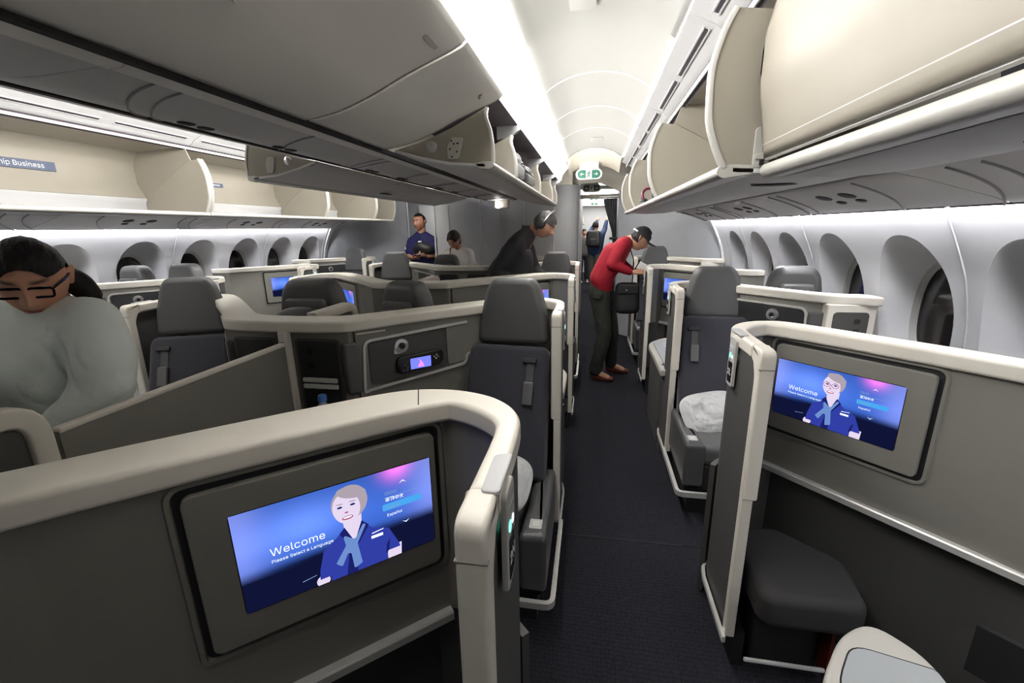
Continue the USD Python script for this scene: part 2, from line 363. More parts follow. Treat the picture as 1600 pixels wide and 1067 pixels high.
# the lamps: cove strips that wash the ceiling, strips above the sidewalls
for m_, nm in ((lambda x: x, 'right-hand'), (mir, 'left-hand')):
    t = thing('cove_light', 'long glowing white light panel between centre bins and arched ceiling of the %s aisle' % nm, 'light', (m_(-.40), 2.5, 2.33))
    for i in range(6):
        a, b = [-1.5, -.15, 1.2, 2.45, 3.70, 4.95][i], [-.15, 1.2, 2.45, 3.70, 4.95, 6.15][i]
        part(t, 'light_panel', yprism([(m_(-.425), 2.262), (m_(-.422), 2.30), (m_(-.398), 2.345), (m_(-.338), 2.412), (m_(-.36), 2.43), (m_(-.46), 2.30), (m_(-.46), 2.262)], a + .002, b - .002), 'led' if i else 'white_plastic')
    for x0, x1 in ((-.39, -.372), (.362, .380)):
        part(t, 'led_strip', box(*sorted((m_(x0), m_(x1))), -.15, 5.9, 2.424, 2.446), 'cove_led', smooth=False)
    for x0, x1 in ((-.42, -.405), (.395, .41)): part(t, 'cove_back', box(*sorted((m_(x0), m_(x1))), -1.5, 6.1, 2.38, 2.54), 'white_plastic', smooth=False)
    for x0, x1 in ((-.42, -.33), (.32, .41)): part(t, 'cove_top', box(*sorted((m_(x0), m_(x1))), -1.5, 6.1, 2.485, 2.50), 'white_plastic', smooth=False)
    t = thing('wash_light', 'long white LED strip above the windows of the %s sidewall' % nm, 'light', (m_(1.33), 2.5, 1.71))
    xa, xb = sorted((m_(1.300), m_(1.345)))
    part(t, 'led_strip', box(xa, xb, -.6, 5.5 if nm[0] == 'r' else 6.4, 1.722, 1.726), 'wash', smooth=False)

# ------------------------------------------------------------------ passenger service panels
def outboard_psu(m_, y0, y1, lab):
    t = thing('service_panel', lab, 'service panel', (m_(1.15), (y0 + y1) / 2, 1.74))
    base = thick([(.955, 1.806), (1.05, 1.782), (1.15, 1.752), (1.24, 1.725), (1.30, 1.703)], .02)
    part(t, 'panel', yprism([(m_(x), z) for x, z in base], y0 + .003, y1 - .003), 'service_grey', smooth=50)
    def disc(x, z, y, rx, ry, mt, nm):
        d_ = trimesh.creation.icosphere(2, 1.0); d_.apply_scale((rx, ry, .006)); a_ = math.atan2(-.115, .38)
        T = trimesh.transformations.rotation_matrix(-a_ if m_(1) == 1 else a_, (0, 1, 0)); d_.apply_transform(T); d_.apply_translation((m_(x), y, z)); part(t, nm, d_, mt, smooth=True)
    yc = (y0 + y1) / 2
    for q in (-.10, .10):
        disc(1.10, 1.766, yc + q, .035, .045, 'slot_dark', 'reading_light'); disc(1.17, 1.744, yc + q * .8, .02, .03, 'black_soft', 'air_nozzle')
    for q, ww in ((-.38, .025), (.33, .02), (.45, .02)):         # curved joints of the overlapping covers
        xs = np.linspace(.97, 1.30, 12); pth = [(m_(x), yc + q + .22 * ((x - .97) / .33) ** 2, 1.803 - (x - .955) * .297 - .0015) for x in xs]
        part(t, 'cover_joint', sweep(pth, [(-.003, -.004), (-.002, .002), (.002, .002), (.003, -.004)]), 'joint_grey')
    return t
for i in range(5):
    outboard_psu(lambda x: x, -.9 + 1.3 * i, .4 + 1.3 * i, 'grey reading-light panel under the right window-side bins, %s' % ('overhead', 'overhead and nearest', 'above the seat with the white pillow', 'third along', 'at the angled bulkhead')[i])
    outboard_psu(mir, 0.0 + 1.3 * i, 1.3 + 1.3 * i, 'grey reading-light panel under the open left window-side bins, %s' % ('outside the frame', 'over the bowed woman', 'over the left console', 'over the lit left screen', 'nearest the left bulkhead')[i])

# ------------------------------------------------------------------ outboard overhead bins
DOOR = [(.525, 1.812), (.482, 1.815), (.470, 1.85), (.456, 1.93), (.440, 2.03), (.440, 2.12), (.455, 2.20), (.485, 2.29), (.52, 2.32)]
def pchip2(p, n=28):
    p = np.array(p); s = np.r_[0, np.cumsum(np.linalg.norm(np.diff(p, axis=0), axis=1))]; u = np.linspace(0, s[-1], n)
    return list(zip(PchipInterpolator(s, p[:, 0])(u), PchipInterpolator(s, p[:, 1])(u)))
def bin_fixed(t, m_, y0, y1):
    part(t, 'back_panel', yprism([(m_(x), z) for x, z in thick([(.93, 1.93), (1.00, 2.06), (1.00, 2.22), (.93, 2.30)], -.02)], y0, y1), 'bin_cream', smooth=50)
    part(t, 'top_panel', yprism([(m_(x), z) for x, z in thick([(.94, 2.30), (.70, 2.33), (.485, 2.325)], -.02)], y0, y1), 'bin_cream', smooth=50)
    part(t, 'top_edge', yprism([(m_(.490), 2.315), (m_(.474), 2.305), (m_(.468), 2.32), (m_(.488), 2.335)], y0, y1), 'bin_lip')
def closed_bin(m_, y0, y1, lab):
    t = thing('overhead_bin', lab, 'overhead bin', (m_(.7), (y0 + y1) / 2, 1.8))
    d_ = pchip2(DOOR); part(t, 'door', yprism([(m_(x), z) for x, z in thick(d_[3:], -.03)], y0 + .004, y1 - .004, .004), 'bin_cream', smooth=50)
    part(t, 'latch_strip', yprism([(m_(x), z) for x, z in ((.487, 1.826), (.478, 1.828), (.466, 1.868), (.478, 1.872))], y0 + .004, y1 - .006), 'service_grey')
    part(t, 'nose', yprism([(m_(x), z) for x, z in rpoly([(.54, 1.782), (.482, 1.778), (.466, 1.795), (.474, 1.817), (.52, 1.820)], .012)], y0 + .003, y1 - .003), 'bin_lip', smooth=60)
    part(t, 'underside', yprism([(m_(x), z) for x, z in thick([(.545, 1.783), (.68, 1.772), (.84, 1.785), (.955, 1.808)], .02)], y0 + .003, y1 - .003), 'service_grey', smooth=50)
    part(t, 'end_wall', yprism([(m_(x), z) for x, z in ([(.52, 1.82)] + d_[4:-2] + [(.95, 2.31), (1.0, 2.0), (.95, 1.83)])], y1 - .02, y1 - .006), 'bin_cream', smooth=30)
    dd = trimesh.creation.icosphere(2, 1.0); dd.apply_scale((.045, .13, .006)); dd.apply_translation((m_(.70), .78, 1.772))
    if y0 < .7 < y1 and m_(1) == 1: part(t, 'seat_number_plate', dd, 'black_soft', smooth=True)
    return t
LIP = [(.38, 1.815), (.352, 1.87), (.326, 1.96), (.323, 2.06), (.348, 2.17), (.375, 2.225)]
def open_bin(m_, y0, y1, lab, side_first=True):
    t = thing('overhead_bin', lab, 'overhead bin', (m_(.65), (y0 + y1) / 2, 1.8)); bin_fixed(t, m_, y0, y1)
    lp = pchip2(LIP, 16)
    fin = lp + [(.46, 2.215), (.62, 2.13), (.80, 2.02), (.965, 1.85), (.94, 1.815)]
    part(t, 'bucket_floor', yprism([(m_(x), z) for x, z in thick([(.40, 1.800), (.60, 1.785), (.80, 1.792), (.955, 1.815)], .014)], y0 + .004, y1 - .004), 'service_grey', smooth=50)
    part(t, 'bucket_liner', yprism([(m_(x), z) for x, z in thick([(.955, 1.835), (.955, 1.90), (.935, 1.945)], .012)], y0 + .02, y1 - .02), 'white_plastic', smooth=50)
    part(t, 'bucket_lip', yprism([(m_(x), z) for x, z in rpoly([(.46, 1.792), (.375, 1.783), (.355, 1.797), (.362, 1.819), (.40, 1.823), (.46, 1.818)], .010)], y0 + .004, y1 - .004), 'bin_lip', smooth=60)
    for k, (a, b) in enumerate(((y0 + .006, y0 + .022), (y1 - .022, y1 - .006))):
        part(t, 'side_fin', yprism([(m_(x), z) for x, z in fin], a, b, .003), 'bin_cream', smooth=40)
        e_ = sweep([(m_(x - .002), (a + b) / 2, z) for x, z in lp], [(-.013, -.006), (-.013, .004), (-.008, .009), (.008, .009), (.013, .004), (.013, -.006)], upv=(-1 if m_(1) == 1 else 1, 0, .01))
        part(t, 'fin_edge', e_, 'bin_lip', smooth=50)
    part(t, 'end_wall', yprism([(m_(x), z) for x, z in ((.44, 2.20), (.485, 2.32), (.94, 2.30), (1.0, 2.2), (1.0, 2.05), (.965, 1.84), (.80, 1.99), (.62, 2.10), (.46, 2.18))], y1 - .012, y1 - .003), 'bin_cream')
    return t
closed_bin(lambda x: x, -1.5, .20, 'closed cream overhead bin beyond the top right corner, behind the nearest closed one')
closed_bin(lambda x: x, .205, 1.445, 'closed cream overhead bin at the top right corner, with white nose and dark latch line')
RB = [1.46, 2.88, 4.30, 5.40]
rl = ['first open bin past the closed one on the right, empty, with a latch bracket', 'second open overhead bin on the right, holding a purple-banded headset', 'last open overhead bin on the right, above the man in red']
RBIN = [open_bin(lambda x: x, RB[i], RB[i + 1], rl[i]) for i in range(3)]
t = RBIN[0]
part(t, 'latch_bracket', [place(rext(rrect(-.022, -.055, .022, .055, .012), 0, .006, .002, 2, False), (.475, 1.466, 1.865), (1, 0, -.0)), place(rext(rrect(-.02, -.008, .02, .008, .006), 0, .012, .002, 2, False), (.478, 1.466, 1.84), (1, 0))], 'bin_lip')
for dx_, dz_, w_ in ((.485, 1.895, .008), (.480, 1.862, .005), (.476, 1.825, .006)):
    part(t, 'latch_hole', place(rext(rrect(-w_, -w_ * 1.4, w_, w_ * 1.4, .003), 0, .004, .001, 2, False), (dx_, 1.459, dz_), (1, 0, .3)), 'black_soft')
dd = trimesh.creation.icosphere(2, 1.0); dd.apply_scale((.075, .03, .004)); dd.apply_translation((.62, 1.75, 1.783)); part(t, 'row_marker', dd, 'slot_dark', smooth=True)
LB = [.2, 1.62, 3.22, 4.86, 6.06, 6.68]
ll = ['open left window-side bin beyond the picture edge', 'large open left window-side bin with the longer blue placard, above the bowed woman', 'open left window-side bin with a small blue placard, second along', 'empty open left window-side bin above the lit left screen', 'short last open left window-side bin at the bulkhead']
LBIN = [open_bin(mir, LB[i], LB[i + 1], ll[i]) for i in range(5)]
def placard(t, y, s):
    pl = part(t, 'placard', place(rext(rrect(-.24 * s, -.03 * s, .24 * s, .03 * s, .003), 0, .003, .001, 1, False), (mir(.992), y, 2.12), (0, 1)), 'placard_blue')
    w_ = text('Flagship Business', .030 * s); w_.apply_translation((-w_.bounds.mean(0)[0], -.013 * s, .003)); part(pl, 'lettering', place(w_, (mir(.992), y, 2.12), (0, 1)), 'text_white', smooth=False)
placard(LBIN[1], 2.40, 1.0); placard(LBIN[2], 3.94, .62); placard(LBIN[3], 5.3, .62)

# ------------------------------------------------------------------ centre overhead bins
CD = [(-.44, 2.262), (-.420, 2.245), (-.455, 2.222), (-.535, 2.192), (-.635, 2.155), (-.78, 2.095), (-.92, 2.053), (-1.03, 2.038)]
LIFT = lambda m_: 0.0 if m_(1) == 1 else .045
def closed_centre(m_, y0, y1, lab, handle=True):
    t = thing('centre_bin', lab, 'overhead bin', (m_(-.7), (y0 + y1) / 2, 2.05)); dz = LIFT(m_); d_ = [(x, z + dz * min(1, (-.42 - x) / .3)) for x, z in pchip2(CD)]
    part(t, 'door', yprism([(m_(x), z) for x, z in thick(d_, -.025)], y0 + .003, y1 - .003, .003), 'bin_skin', smooth=50)
    part(t, 'end_wall', yprism([(m_(x), z) for x, z in d_[2:] + [(-1.03, 2.25), (-.46, 2.262)]], y1 - .02, y1 - .006), 'bin_cream')
    if handle:
        yy = y1 - .12 if handle is True else handle
        m_s = [place(rext(rrect(-.05, -.011, .05, .011, .008), 0, .004, .002, 2, False), (m_(-.497), yy, 2.2045), (0, 1, 0), (-.85 if m_(1) == 1 else .85, 0, -.5))]
        hp = part(t, 'latch_plate', m_s, 'bin_lip')
        part(hp, 'latch_slot', [place(rext(rrect(q - .018, -.004, q + .018, .004, .003), .003, .0055, .001, 1, False), (m_(-.497), yy, 2.2045), (0, 1, 0), (-.85 if m_(1) == 1 else .85, 0, -.5)) for q in (-.024, .024)], 'service_grey')
    return t
CL = [(-.487, 1.965), (-.486, 2.02), (-.495, 2.10), (-.517, 2.175), (-.50, 2.225), (-.455, 2.252)]
def open_centre(m_, y0, y1, lab):
    t = thing('centre_bin', lab, 'overhead bin', (m_(-.75), (y0 + y1) / 2, 1.97))
    dz = LIFT(m_); 
    def yprism(p, a, b, r=0): return globals()['yprism']([(x, z + dz) for x, z in p], a, b, r)
    lp = pchip2(CL, 14); fin = lp[:-3] + [(-.56, 2.185), (-.68, 2.128), (-.82, 2.075), (-.985, 2.038), (-.96, 2.018), (-.70, 1.965), (-.53, 1.95)]
    part(t, 'bucket_floor', yprism([(m_(x), z) for x, z in thick([(-.985, 2.028), (-.86, 1.992), (-.70, 1.957), (-.525, 1.943)], .014)], y0 + .004, y1 - .004), 'service_grey', smooth=50)
    part(t, 'bucket_lip', yprism([(m_(x), z) for x, z in rpoly([(-.56, 1.938), (-.50, 1.932), (-.477, 1.945), (-.483, 1.967), (-.53, 1.968), (-.57, 1.962)], .009)], y0 + .004, y1 - .004), 'bin_lip', smooth=60)
    for a, b in ((y0 + .006, y0 + .022), (y1 - .022, y1 - .006)):
        part(t, 'side_fin', yprism([(m_(x), z) for x, z in fin], a, b, .003), 'bin_cream', smooth=40)
        part(t, 'fin_edge', sweep([(m_(x + .002), (a + b) / 2, z + dz) for x, z in lp[:-3]], [(-.012, -.006), (-.012, .004), (-.008, .008), (.008, .008), (.012, .004), (.012, -.006)], upv=(1 if m_(1) == 1 else -1, 0, .01)), 'bin_lip', smooth=50)
    part(t, 'back_panel', yprism([(m_(x), z) for x, z in thick([(-1.03, 2.04), (-1.06, 2.14), (-1.03, 2.24)], .02)], y0, y1), 'bin_cream', smooth=50)
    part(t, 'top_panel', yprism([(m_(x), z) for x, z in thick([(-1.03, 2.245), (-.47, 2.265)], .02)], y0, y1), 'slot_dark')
    part(t, 'frame_post', yprism([(m_(x), z) for x, z in ((-.44, 2.262), (-.45, 2.235), (-.52, 2.20), (-.60, 2.185), (-.60, 2.262))], y1 - .015, y1 + .015), 'metal')
    return t
R_ = lambda x: x
closed_centre(R_, -1.5, .27, 'closed grey-white centre bin door overhead, partly behind the camera', False)
kb = closed_centre(R_, .275, 1.565, 'large closed grey-white centre bin door across the top of the picture')
part(kb, 'release_knob', place(lathe([(0, .012), (.020, .011), (.030, .004), (.034, 0)], 24), (-.745, .885, 2.108), (0, 1, 0), (-.93, 0, .37)), 'metal')
cb = closed_centre(R_, 1.575, 2.185, 'smaller closed centre bin door beside the open centre bins, with two red marks', False)
part(cb, 'red_mark', [place(rext(rrect(-.004, -.026, .004, .026, .002), 0, .002, .0008, 1, False), (-.478 - .005 * k, 2.02 + .028 * k, 2.213), (0, 1, 0), (-.85, 0, -.5)) for k in (0, 1)], 'strip_brown')
CBs = [2.20, 2.88, 4.21, 5.48, 6.17]
cl_ = ['nearest open centre bin on the right aisle, with hinge pin and latch plate', 'open centre bin on the right aisle stuffed with black bags', 'open centre bin on the right aisle just past the black bags', 'last open centre bin on the right aisle, next to the grey front wall']
CBIN = [open_centre(R_, CBs[i], CBs[i + 1], cl_[i]) for i in range(4)]
t = CBIN[0]
hp = part(t, 'hinge_pin', [place(lathe([(0, .004), (.026, .003), (.028, 0)]), (-.79, 2.205, 2.045), (1, 0)), place(lathe([(0, .02), (.007, .02), (.007, 0)]), (-.79, 2.203, 2.058), (1, 0))], 'metal')
lb = part(t, 'latch_plate', place(rext(rpoly([(-.034, -.05), (.022, -.05), (.05, .045), (-.01, .05), (-.036, .01)], .014), 0, .007, .002, 2, False), (-.675, 2.206, 2.035), (1, 0)), 'bin_lip')
part(lb, 'latch_hole', [place(rext(rrect(-.004 + x, -.004 + z, .004 + x, .004 + z, .003), .006, .009, .001, 1, False), (-.675, 2.206, 2.035), (1, 0)) for x, z in ((-.012, .032), (.0, .018), (-.02, -.005), (.015, -.018), (-.012, -.04))] + [place(rext(rrect(.014, .016, .026, .022, .002), .006, .009, .001, 1, False), (-.675, 2.206, 2.035), (1, .0))], 'black_soft')
closed_centre(mir, -1.5, .9, 'closed centre bin door over the left aisle, behind the camera', False)
closed_centre(mir, .905, 2.66, 'closed centre bin door over the left aisle, hidden behind the centre service panels', False)
CLs = [2.68, 3.98, 5.20, 6.17]
cl_ = ['nearest open centre bin over the left aisle, with latch hardware on its cream side', 'open centre bin over the left aisle with a recessed grey handle underneath', 'last open centre bin over the left aisle, towards the man in navy']
CLBIN = [open_centre(mir, CLs[i], CLs[i + 1], cl_[i]) for i in range(3)]
t = CLBIN[0]
part(t, 'latch_plate', place(rext(rpoly([(-.03, -.05), (.02, -.05), (.04, .045), (-.01, .05), (-.03, .01)], .014), 0, .007, .002, 2, False), (mir(-.66), 2.686, 2.075), (1, 0)), 'bin_lip')
part(t, 'hinge_pin', place(lathe([(0, .012), (.007, .012), (.026, .003), (.028, 0)]), (mir(-.79), 2.685, 2.095), (1, 0)), 'metal')
part(CLBIN[1], 'release_handle', place(rext(rrect(-.03, -.08, .03, .08, .012), 0, .006, .003, 2, False), (mir(-.72), 4.2, 2.002), (1, 0), (0, -1, 0)), 'slot_dark')
# centre service panels under the bins
def centre_psu(y0, y1, lab):
    t = thing('service_panel', lab, 'service panel', (XC, (y0 + y1) / 2, 2.04))
    xs = np.linspace(-1.035, mir(-1.035), 19); u = (xs - XC) / .33
    prof = [(x, 2.036 - .014 * (1 - q * q) + .058 * max(0, -q) ** 1.5) for x, q in zip(xs, u)]
    part(t, 'panel', yprism(thick(prof, -.02), y0 + .003, y1 - .003), 'service_grey', smooth=60)
    part(t, 'side_strip', yprism([(-1.055, 2.031), (-1.072, 2.0225), (-1.105, 2.0205), (-1.105, 2.036), (-1.056, 2.05)], y0 + .003, y1 - .003), 'bin_skin')
    zz = lambda x: 2.036 - .014 * (1 - ((x - XC) / .33) ** 2) + .058 * max(0, -(x - XC) / .33) ** 1.5
    for q, c in ((.12, .42), (.20, .40), (.80, .45)):
        xs2 = np.linspace(-1.09, -1.62, 16); pth = [(x, y0 + q + c * ((-1.09 - x) / .53) ** 1.8, zz(x) - .001) for x in xs2]
        part(t, 'cover_joint', sweep(pth, [(-.003, -.003), (-.002, .002), (.002, .002), (.003, -.003)]), 'joint_grey')
    for q in (.48, .56, .95, 1.03):
        d_ = trimesh.creation.icosphere(2, 1.0); d_.apply_scale((.026, .030, .006)); d_.apply_translation((-1.40, y0 + q, zz(-1.40) - .002)); part(t, 'reading_light', d_, 'slot_dark', smooth=True)
for i in range(5): centre_psu(-.35 + 1.3 * i, .95 + 1.3 * i, 'grey reading-light panel under the centre bins, ' + ('mostly out of the frame at the top left', 'nearest one with curved cover joints', 'beside the nearest open left centre bin', 'above the rear-facing centre seats', 'at the front, near the emergency light')[i])
for m_ in (R_, mir): part(ce, 'centre_gap', box(*sorted((m_(-1.054), m_(-1.030))), -1.5, 6.15, 2.0262 + 1.1 * LIFT(m_), 2.045 + 1.2 * LIFT(m_)), 'gap_black', smooth=False)
# ------------------------------------------------------------------ seat shells
ZR = 1.27
FAR_C = [(-.002, -.410), (0, -.18), (.012, -.125), (.045, -.07), (.10, -.025), (.19, .002), (.29, -.008), (.38, -.06), (.63, -.28), (.84, -.48), (.97, -.60), (1.06, -.64), (1.23, -.65)]
NEAR_C = [(.046, -.410), (.046, -.20), (.060, -.16), (.095, -.125), (.15, -.092), (.205, -.078), (.727, -.549), (.89, -.735), (.96, -.785), (1.23, -.79)]
def offs(pts, dist):
    g = LineString(pts).offset_curve(dist); return list(g.coords)
def wall_mesh(line, th, z0, z1): 
    g = LineString(line).buffer(th / 2, cap_style=2, join_style=1); return trimesh.creation.extrude_polygon(g, z1 - z0).apply_translation((0, 0, z0))
def screen_content(mon, o, xd, w, h, v):
    """the lit picture of a monitor, lower left corner o; v picks which picture"""
    if v is None: return
    nx, ny = 64, 28; X, Yg = np.meshgrid(np.linspace(0, 1, nx), np.linspace(0, 1, ny)); hor = .30 + .05 * np.sin(X * 2.2)
    sk = np.clip((Yg - hor) * 9, 0, 1)[..., None]
    base = np.array([.045, .13, .58]) + np.array([.10, .16, .40]) * np.exp(-((X - .30) ** 2 / .05 + (Yg - .72) ** 2 / .05))[..., None]
    base = base + np.array([.18, .17, .28]) * (np.exp(-(X / .12) ** 2) + np.exp(-((1 - X) / .14) ** 2))[..., None] * (.4 + .6 * Yg[..., None])
    base = base * (.55 + .45 * np.clip(1 - np.abs(Yg - .62) * 1.6, 0, 1))[..., None] + np.array([.95, .10, .45]) * np.exp(-((X - .80) ** 2 / .006 + (Yg - 1.02) ** 2 / .018))[..., None]
    c = base * sk + np.array([.004, .006, .03]) * (1 - sk)
    pts = np.stack([X * w, Yg * h, np.zeros_like(X)], -1)
    part(mon, 'screen', place(grid_mesh(pts), o, xd), 'screen_picture', col=c.reshape(-1, 3), label='lit blue screen')
    if v == 0: return
    lay = [0.0006]
    def flat(name, poly, m):
        if isinstance(poly, (list, tuple)): poly = Polygon(poly)
        poly = poly.intersection(sbox(0, 0, 1, 1)) if False else poly
        g = trimesh.creation.extrude_polygon(poly, .0004); g.apply_scale((w / 100, w / 100, 1)); g.apply_translation((0, 0, lay[0])); lay[0] += .0005
        part(mon, name, place(g, o, xd), m, smooth=False)
    H = h / w * 100                                 # picture units: width 100, height H (about 57)
    sp = lambda pts, n=8: Polygon(pts).buffer(1.2, quad_segs=n).buffer(-1.2).buffer(-.8).buffer(.8)
    cx = 53 if v == 1 else 50
    clip = sbox(0, 0, 100, H)
    bust = sp([(cx - 19, -2), (cx - 18, 9), (cx - 15, 20), (cx - 8, 25), (cx - 4, 29), (cx + 6, 29), (cx + 11, 24), (cx + 20, 20), (cx + 25, 8), (cx + 27, -2)]).intersection(clip)
    flat('picture_arm', Point(cx - 17, 2).buffer(3.4).intersection(clip), 'scr_skin'); flat('picture_arm', Polygon([(cx + 17, 0), (cx + 26, 0), (cx + 26.5, 8), (cx + 19, 7)]), 'scr_skin')
    flat('picture_uniform', bust.difference(sbox(cx - 30, -5, cx - 13.2, 3.5)).difference(sbox(cx + 18, -5, 100, 5.5)), 'scr_navy')
    flat('picture_uniform_fold', Polygon([(cx + 17, 4), (cx + 19, 6), (cx + 20, 13), (cx + 18, 10)]), 'scr_navy_dark'); flat('picture_uniform_fold', Polygon([(cx - 5, 0), (cx + 1, 0), (cx + 1, 13), (cx - 2, 16)]), 'scr_navy_dark')
    from shapely import affinity
    ell = lambda x, y, a, b, r=0: affinity.rotate(affinity.scale(Point(x, y).buffer(1, quad_segs=12), a, b), r)
    flat('picture_neck', Polygon([(cx - 4, 36), (cx + 6, 37), (cx + 5.5, 27), (cx + 1, 20), (cx - 3.5, 27)]), 'scr_skin')
    hair = ell(cx + .6, 44, 9.4, 10.4, -12) if v == 1 else ell(cx + 1.0, 45.0, 8.2, 9.4, -15)
    flat('picture_hair', hair.intersection(clip), 'scr_hair')
    flat('picture_face', ell(cx - 1.2, 41.5, 7.0, 9.4, 8), 'scr_skin')
    flat('picture_fringe', ell(cx + 2, 50, 7.8, 3.4, -16).intersection(clip), 'scr_hair')
    for q in (-4.6, 2.0): flat('picture_eye', ell(cx + q, 43.0, 1.35, .55), 'scr_navy_dark'); flat('picture_eyebrow', ell(cx + q, 45.0, 1.9, .32, -4), 'scr_hair')
    flat('picture_lips', ell(cx - 1.3, 36.2, 2.9, 1.15), 'scr_lip'); flat('picture_teeth', ell(cx - 1.3, 36.5, 2.3, .55), 'scr_white'); flat('picture_nose', ell(cx - 1.6, 39.6, .9, .45), 'scr_lip')
    if v == 2:
        for q in (-4.6, 2.0): flat('picture_glasses', ell(cx + q, 42.8, 3.0, 2.2).difference(ell(cx + q, 42.8, 2.6, 1.8)), 'scr_lip')
    flat('picture_collar', Polygon([(cx - 6.5, 28), (cx - 3.6, 31), (cx + 1, 20), (cx - 2, 19)]), 'scr_navy_dark'); flat('picture_collar', Polygon([(cx + 5.4, 32), (cx + 9, 28), (cx + 3, 19), (cx + .6, 20)]), 'scr_navy_dark')
    flat('picture_scarf', sp([(cx - 5, 27), (cx + 1, 22), (cx + 6, 30), (cx + 7.4, 29), (cx + 2, 19), (cx + 3.5, 6), (cx - 1, 4), (cx - 2, 18), (cx - 7, 8), (cx - 10, 11), (cx - 4, 20)]), 'scr_scarf')
    flat('picture_badge', sbox(cx + 9.5, 18.4, cx + 16, 20.2), 'scr_white'); flat('picture_wings', Polygon([(cx + 10, 21.5), (cx + 16.5, 22.3), (cx + 16.5, 22.8), (cx + 10, 22.1)]), 'scr_white')
    flat('light_trail', Polygon([(cx - 27, 8.0), (cx - 20, 9.0), (cx - 20, 9.3), (cx - 27, 8.4)]), 'scr_pale')
    def words(s, x, y, hh, m, nm):
        g = text(s, hh * w / 100, .0004); g.apply_translation((x * w / 100, y * w / 100, lay[0])); lay[0] += .0004; part(mon, nm, place(g, o, xd), m, smooth=False)
    words('Welcome', 14, 29.5, 4.2, 'scr_white', 'lettering'); words('Please Select a Language', 14, 25.6, 1.75, 'scr_white', 'lettering')
    flat('menu_bar', Polygon(rrect(70, 33.2, 92.5, 37.2, .8)), 'scr_cyan'); words('English', 72, 34.3, 1.7, 'scr_pale', 'lettering')
    words('Español', 72, 29.4, 1.7, 'scr_white', 'lettering')
    # 繁體中文: built from strokes
    st = []
    for k, S in enumerate(([(0, 2, 3, 2), (0, 1, 3, 1), (0, 3, 3, 3), (1.5, 0, 1.5, 3), (.3, .3, 2.7, .3)], [(0, 3, 1.2, 3), (.6, 0, .6, 3), (1.6, 2.6, 3, 2.6), (1.6, 1.8, 3, 1.8), (1.6, .6, 3, .6), (2.3, 0, 2.3, 3)], [(0, 2.4, 3, 2.4), (0, 1, 3, 1), (0, 1, 0, 2.4), (3, 1, 3, 2.4), (1.5, 0, 1.5, 3.2)], [(0, 2.4, 3, 2.4), (1.5, 2.4, 1.5, 3.2), (.3, 0, 2.4, 2.2), (2.7, 0, .6, 2.2)])):
        st += [LineString([(72 + 3.6 * k * .72 + a * .72, 39.0 + b * .72), (72 + 3.6 * k * .72 + c_ * .72, 39.0 + d_ * .72)]).buffer(.14) for a, b, c_, d_ in S]
    for g in getattr(unary_union(st), 'geoms', [unary_union(st)]): flat('lettering', g, 'scr_white')
    for k in range(3): flat('lettering', Polygon(rrect(72 + 2.2 * k, 43.6, 73.5 + 2.2 * k, 45.1, .3)).exterior.buffer(.14), 'scr_pale')
    flat('menu_rule', sbox(71, 41.9, 92, 42.1), 'scr_pale')
    flat('menu_arrow', Polygon([(80, 48.5), (82, 50.2), (84, 48.5), (82, 49.4)]), 'scr_white'); flat('menu_arrow', Polygon([(80, 24.5), (82, 22.8), (84, 24.5), (82, 23.6)]), 'scr_white')

